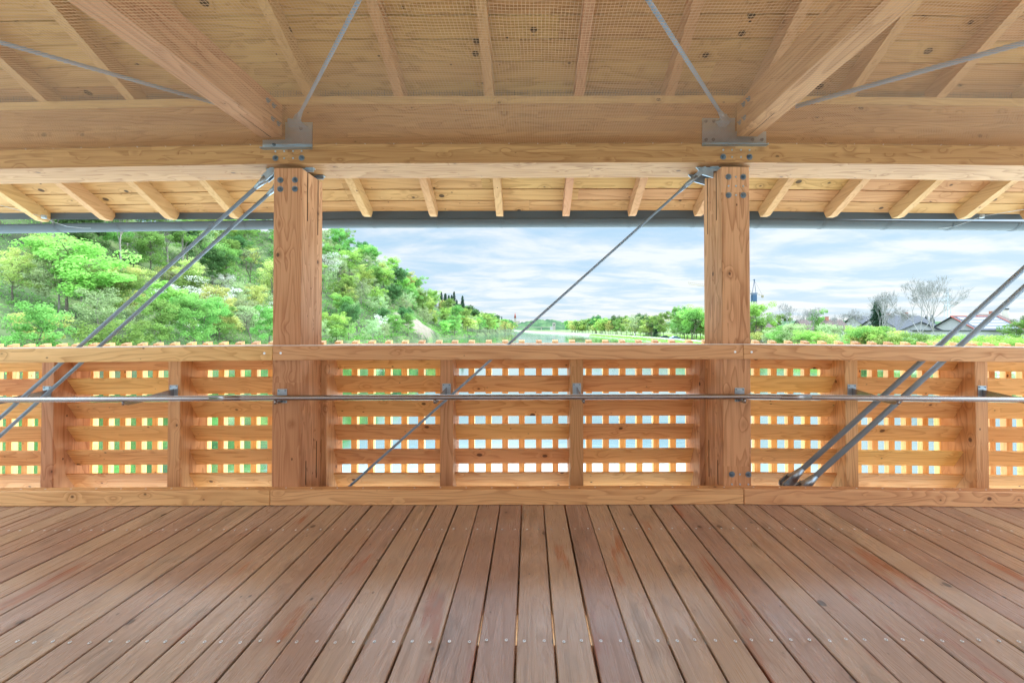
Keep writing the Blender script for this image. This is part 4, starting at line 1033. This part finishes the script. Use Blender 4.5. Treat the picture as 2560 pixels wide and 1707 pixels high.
for X in (-40, -12, 18, 46): g = GB(); g.box(X-1, X+1, -3, 3, -1, 7.0); g.build('pier', WALLC, e)
# church spire on the ridge
e = empty('church', (-55, 1560, 24)); tag(e, 'tiny church spire on the distant wooded ridge', 'church')
g = GB(); g.box(-4, 4, -4, 4, -8, 16); g.build('tower', WALLC, e); g = GB(); g.tube((0, 0, 16), (0, 0, 38), 4.6, .2, 8); g.build('spire', ROOFR, e)
g = GB(); g.box(4, 18, -5, 5, -8, 5); g.build('nave', WALLC, e)
e = empty('chapel', (-300, 1550, 30)); e.scale = (.6, .6, .6); tag(e, 'tiny white house on the crest where the near hill ends', 'house'); g = GB(); g.box(-9, 9, -5, 5, -8, 4); g.build('wall', WALLW, e); g = GB(); g.slab([(-10, -6, 4), (10, -6, 4), (10, 0, 9), (-10, 0, 9)], (0, 0, .4)); g.build('roof', ROOFR, e)
# silo tower, twin church towers and pylon over the roofs at the right
e = empty('silo', (393, 330, G0)); tag(e, 'pale concrete silo rising behind the houses at the right', 'silo'); g = GB(); g.tube((0, 0, 0), (0, 0, 19), 1.9, 1.9, 20); g.build('shaft', WALLC, e); g = GB(); g.tube((0, 0, 19), (0, 0, 20), 2.1, 2.1, 20); g.build('cap', ROOFG, e)
e = empty('church', (520, 520, 0)); e.scale = (.55, .55, .62); tag(e, 'dark twin towered church far beyond the leafless trees', 'church')
for X in (-7, 7): g = GB(); g.box(X-3.2, X+3.2, -3, 3, -8, 20); g.build('tower', ROOFG, e); g = GB(); g.tube((X, 0, 20), (X, 0, 31), 3.8, .2, 8); g.build('spire', ROOFG, e)
g = GB(); g.box(-4, 4, 0, 26, -8, 14); g.build('nave', WALLC, e)
e = empty('pylon', (500, 478, G0)); tag(e, 'lattice power pylon on the horizon behind the grey roofs', 'pylon')
g = GB()
for sx_ in (-1, 1):
    for sy_ in (-1, 1): g.tube((sx_*3, sy_*3, 0), (sx_*.4, sy_*.4, 50), .28, .18, 5)
for i in range(9):
    z0 = i*5.2; w0 = 3-2.6*z0/50; z1 = z0+5.2; w1 = 3-2.6*z1/50
    g.tube((-w0, -w0, z0), (w1, -w1, z1), .12, n=4); g.tube((w0, -w0, z0), (-w1, -w1, z1), .12, n=4)
g.build('mast', GALV, e)
for z, ww in ((30, 9), (37, 7.5), (44, 5)): g = GB(); g.tube((-ww, 0, z), (0, 0, z+1.6), .2, n=4); g.tube((ww, 0, z), (0, 0, z+1.6), .2, n=4); g.tube((-ww, 0, z), (ww, 0, z), .2, n=4); g.build('crossarm', GALV, e)
# ---------------------------------------------------------------- tower crane
CRY = plain('crane paint', (.22, .18, .11), .5, .1); CRB = plain('crane blue cab', (.02, .06, .12), .4, .1)
cxx, cyy = 112.5, 200; e = empty('tower_crane', (cxx, cyy, G0)); tag(e, 'tower crane with a dark blue cab beside the right post', 'crane')
g = GB(); hw_ = .75; HM = 20.5
for sx_ in (-1, 1):
    for sy_ in (-1, 1): g.tube((sx_*hw_, sy_*hw_, 0), (sx_*hw_, sy_*hw_, HM), .11, n=5)
z = 0; s = 1
while z < HM-1.4:
    for sy_ in (-1, 1): g.tube((-hw_*s, sy_*hw_, z), (hw_*s, sy_*hw_, z+1.5), .06, n=4); g.tube((sy_*hw_, -hw_*s, z), (sy_*hw_, hw_*s, z+1.5), .06, n=4)
    z += 1.5; s = -s
g.build('mast', CRY, e)
g = GB(); g.box(-1.1, 1.0, -1, 1, 17.0, 20.6, bev=.1); g.build('cab', CRB, e)
g = GB(); g.tube((-.9, 0, 21), (.2, 0, 27.8), .12, n=5); g.tube((1.0, 0, 21), (.2, 0, 27.8), .12, n=5); g.box(-1.4, 1.4, -.8, .8, 20.8, 21.3); g.box(-.1, .5, -.2, .2, 27.6, 28.2); g.build('apex_frame', CRB, e)
g = GB()
for i in range(32):
    x0 = -1-i*1.0; x1 = x0-1.0; dz0 = .13*(1+i); dz1 = .13*(2+i)
    for yy in (-.5, .5): g.tube((x0, yy, 21.5+dz0), (x1, yy, 21.5+dz1), .07, n=4)
    g.tube((x0, 0, 22.5+dz0), (x1, 0, 22.5+dz1), .07, n=4); g.tube((x0, .5, 21.5+dz0), (x1, 0, 22.5+dz1), .04, n=3); g.tube((x0, -.5, 21.5+dz0), (x1, 0, 22.5+dz1), .04, n=3)
g.build('jib', CRY, e)
g = GB(); g.tube((.2, 0, 27.8), (-22, 0, 25.8), .05, n=4); g.tube((.2, 0, 27.8), (4.2, 0, 20.2), .05, n=4); g.build('stay', WIRE, e)
g = GB(); g.tube((1, -.4, 21.1), (4.4, -.4, 20), .08, n=4); g.tube((1, .4, 21.1), (4.4, .4, 20), .08, n=4); g.box(3.9, 4.6, -.5, .5, 19.0, 20.2); g.build('counter_jib', CRY, e)
# ---------------------------------------------------------------- cars and walkers on the path
CARS = plain('silver blue car paint', (.30, .38, .50), .3, .05); CARD = plain('dark car paint', (.05, .055, .07), .3, .05); TYRE = plain('tyre', (.02, .02, .02), .8)
def car(x, y, z, rz, paint, lab):
    e = empty('parked_car', (x, y, z)); e.rotation_euler = (0, 0, R(rz)); tag(e, lab, 'car', 'cars parked beside the river path')
    pr = [(-2.1, .35), (-2.1, .75), (-1.95, .95), (-1.3, 1.0), (-.75, 1.42), (.75, 1.45), (1.45, .98), (2.1, .85), (2.15, .35)]
    g = GB(); g.slab([(p[0], -.85, p[1]) for p in pr], (0, 1.7, 0)); g.build('body', paint, e)
    g = GB(); g.slab([(-1.15, -.865, 1.02), (-.7, -.865, 1.36), (.7, -.865, 1.38), (1.2, -.865, 1.0)], (0, .01, 0)); g.slab([(-1.15, .855, 1.02), (-.7, .855, 1.36), (.7, .855, 1.38), (1.2, .855, 1.0)], (0, .01, 0)); g.build('window', GLASS, e)
    for wx in (-1.3, 1.3):
        for sy_ in (-1, 1): g = GB(); g.tube((wx, sy_*.70, .32), (wx, sy_*.90, .32), .32, n=14); g.build('wheel', TYRE, e)
car(63, 173, ZW+1.1, 8, CARS, 'silver blue car parked beside the river path left of the right post')
car(63, 186, ZW+1.1, 5, CARD, 'dark car parked beyond the silver blue car')
CLW = plain('white clothing', (.75, .75, .75), .9); CLD = plain('dark trousers', (.05, .05, .07), .9); SKIN = plain('skin', (.55, .36, .27), .6); HAIR = plain('brown hair', (.06, .035, .02), .8)
def person(x, y, z, rz, lab, top):
    e = empty('person', (x, y, z)); e.rotation_euler = (0, 0, R(rz)); tag(e, lab, 'person')
    verts = [(0, 0, .95), (0, 0, 1.2), (0, 0, 1.42), (0, 0, 1.54), (0, 0, 1.68), (.2, 0, 1.40), (.27, .05, 1.12), (.25, .16, .88), (-.2, 0, 1.40), (-.27, -.05, 1.12), (-.25, .08, .88), (.1, 0, .9), (.11, .12, .5), (.11, .02, .06), (.11, .16, .03), (-.1, 0, .9), (-.11, -.1, .5), (-.11, -.25, .1), (-.11, -.12, .03)]
    edg = [(0, 1), (1, 2), (2, 3), (3, 4), (2, 5), (5, 6), (6, 7), (2, 8), (8, 9), (9, 10), (0, 11), (11, 12), (12, 13), (13, 14), (0, 15), (15, 16), (16, 17), (17, 18)]
    rad = [.15, .14, .16, .06, .105, .07, .05, .035, .07, .05, .035, .10, .065, .045, .035, .10, .065, .045, .035]
    me = bpy.data.meshes.new('body'); me.from_pydata(verts, edg, []); me.materials.append(top); o = link('body', me, e)
    sk = o.modifiers.new('skin', 'SKIN'); o.modifiers.new('sub', 'SUBSURF').levels = 1
    for i, v in enumerate(me.skin_vertices[0].data): v.radius = (rad[i], rad[i]*.85)
    me.skin_vertices[0].data[0].use_root = True
    g = GB(); g.tube((0, 0, 1.66), (0, -.02, 1.80), .11, .08, 10); g.build('hair', HAIR, e)
    g = GB(); g.tube((.1, 0, .95), (.11, .12, .5), .105, .07, 8); g.tube((.11, .12, .5), (.11, .02, .1), .07, .05, 8); g.tube((-.1, 0, .95), (-.11, -.1, .5), .105, .07, 8); g.tube((-.11, -.1, .5), (-.11, -.25, .12), .07, .05, 8); g.build('trousers', CLD, e)
person(56.4, 214, ZW+1.53, 90, 'walker in white top on the river path, nearer of the two', CLW)
person(55.8, 219, ZW+1.53, 90, 'walker in grey top on the river path, farther of the two', WALLC)
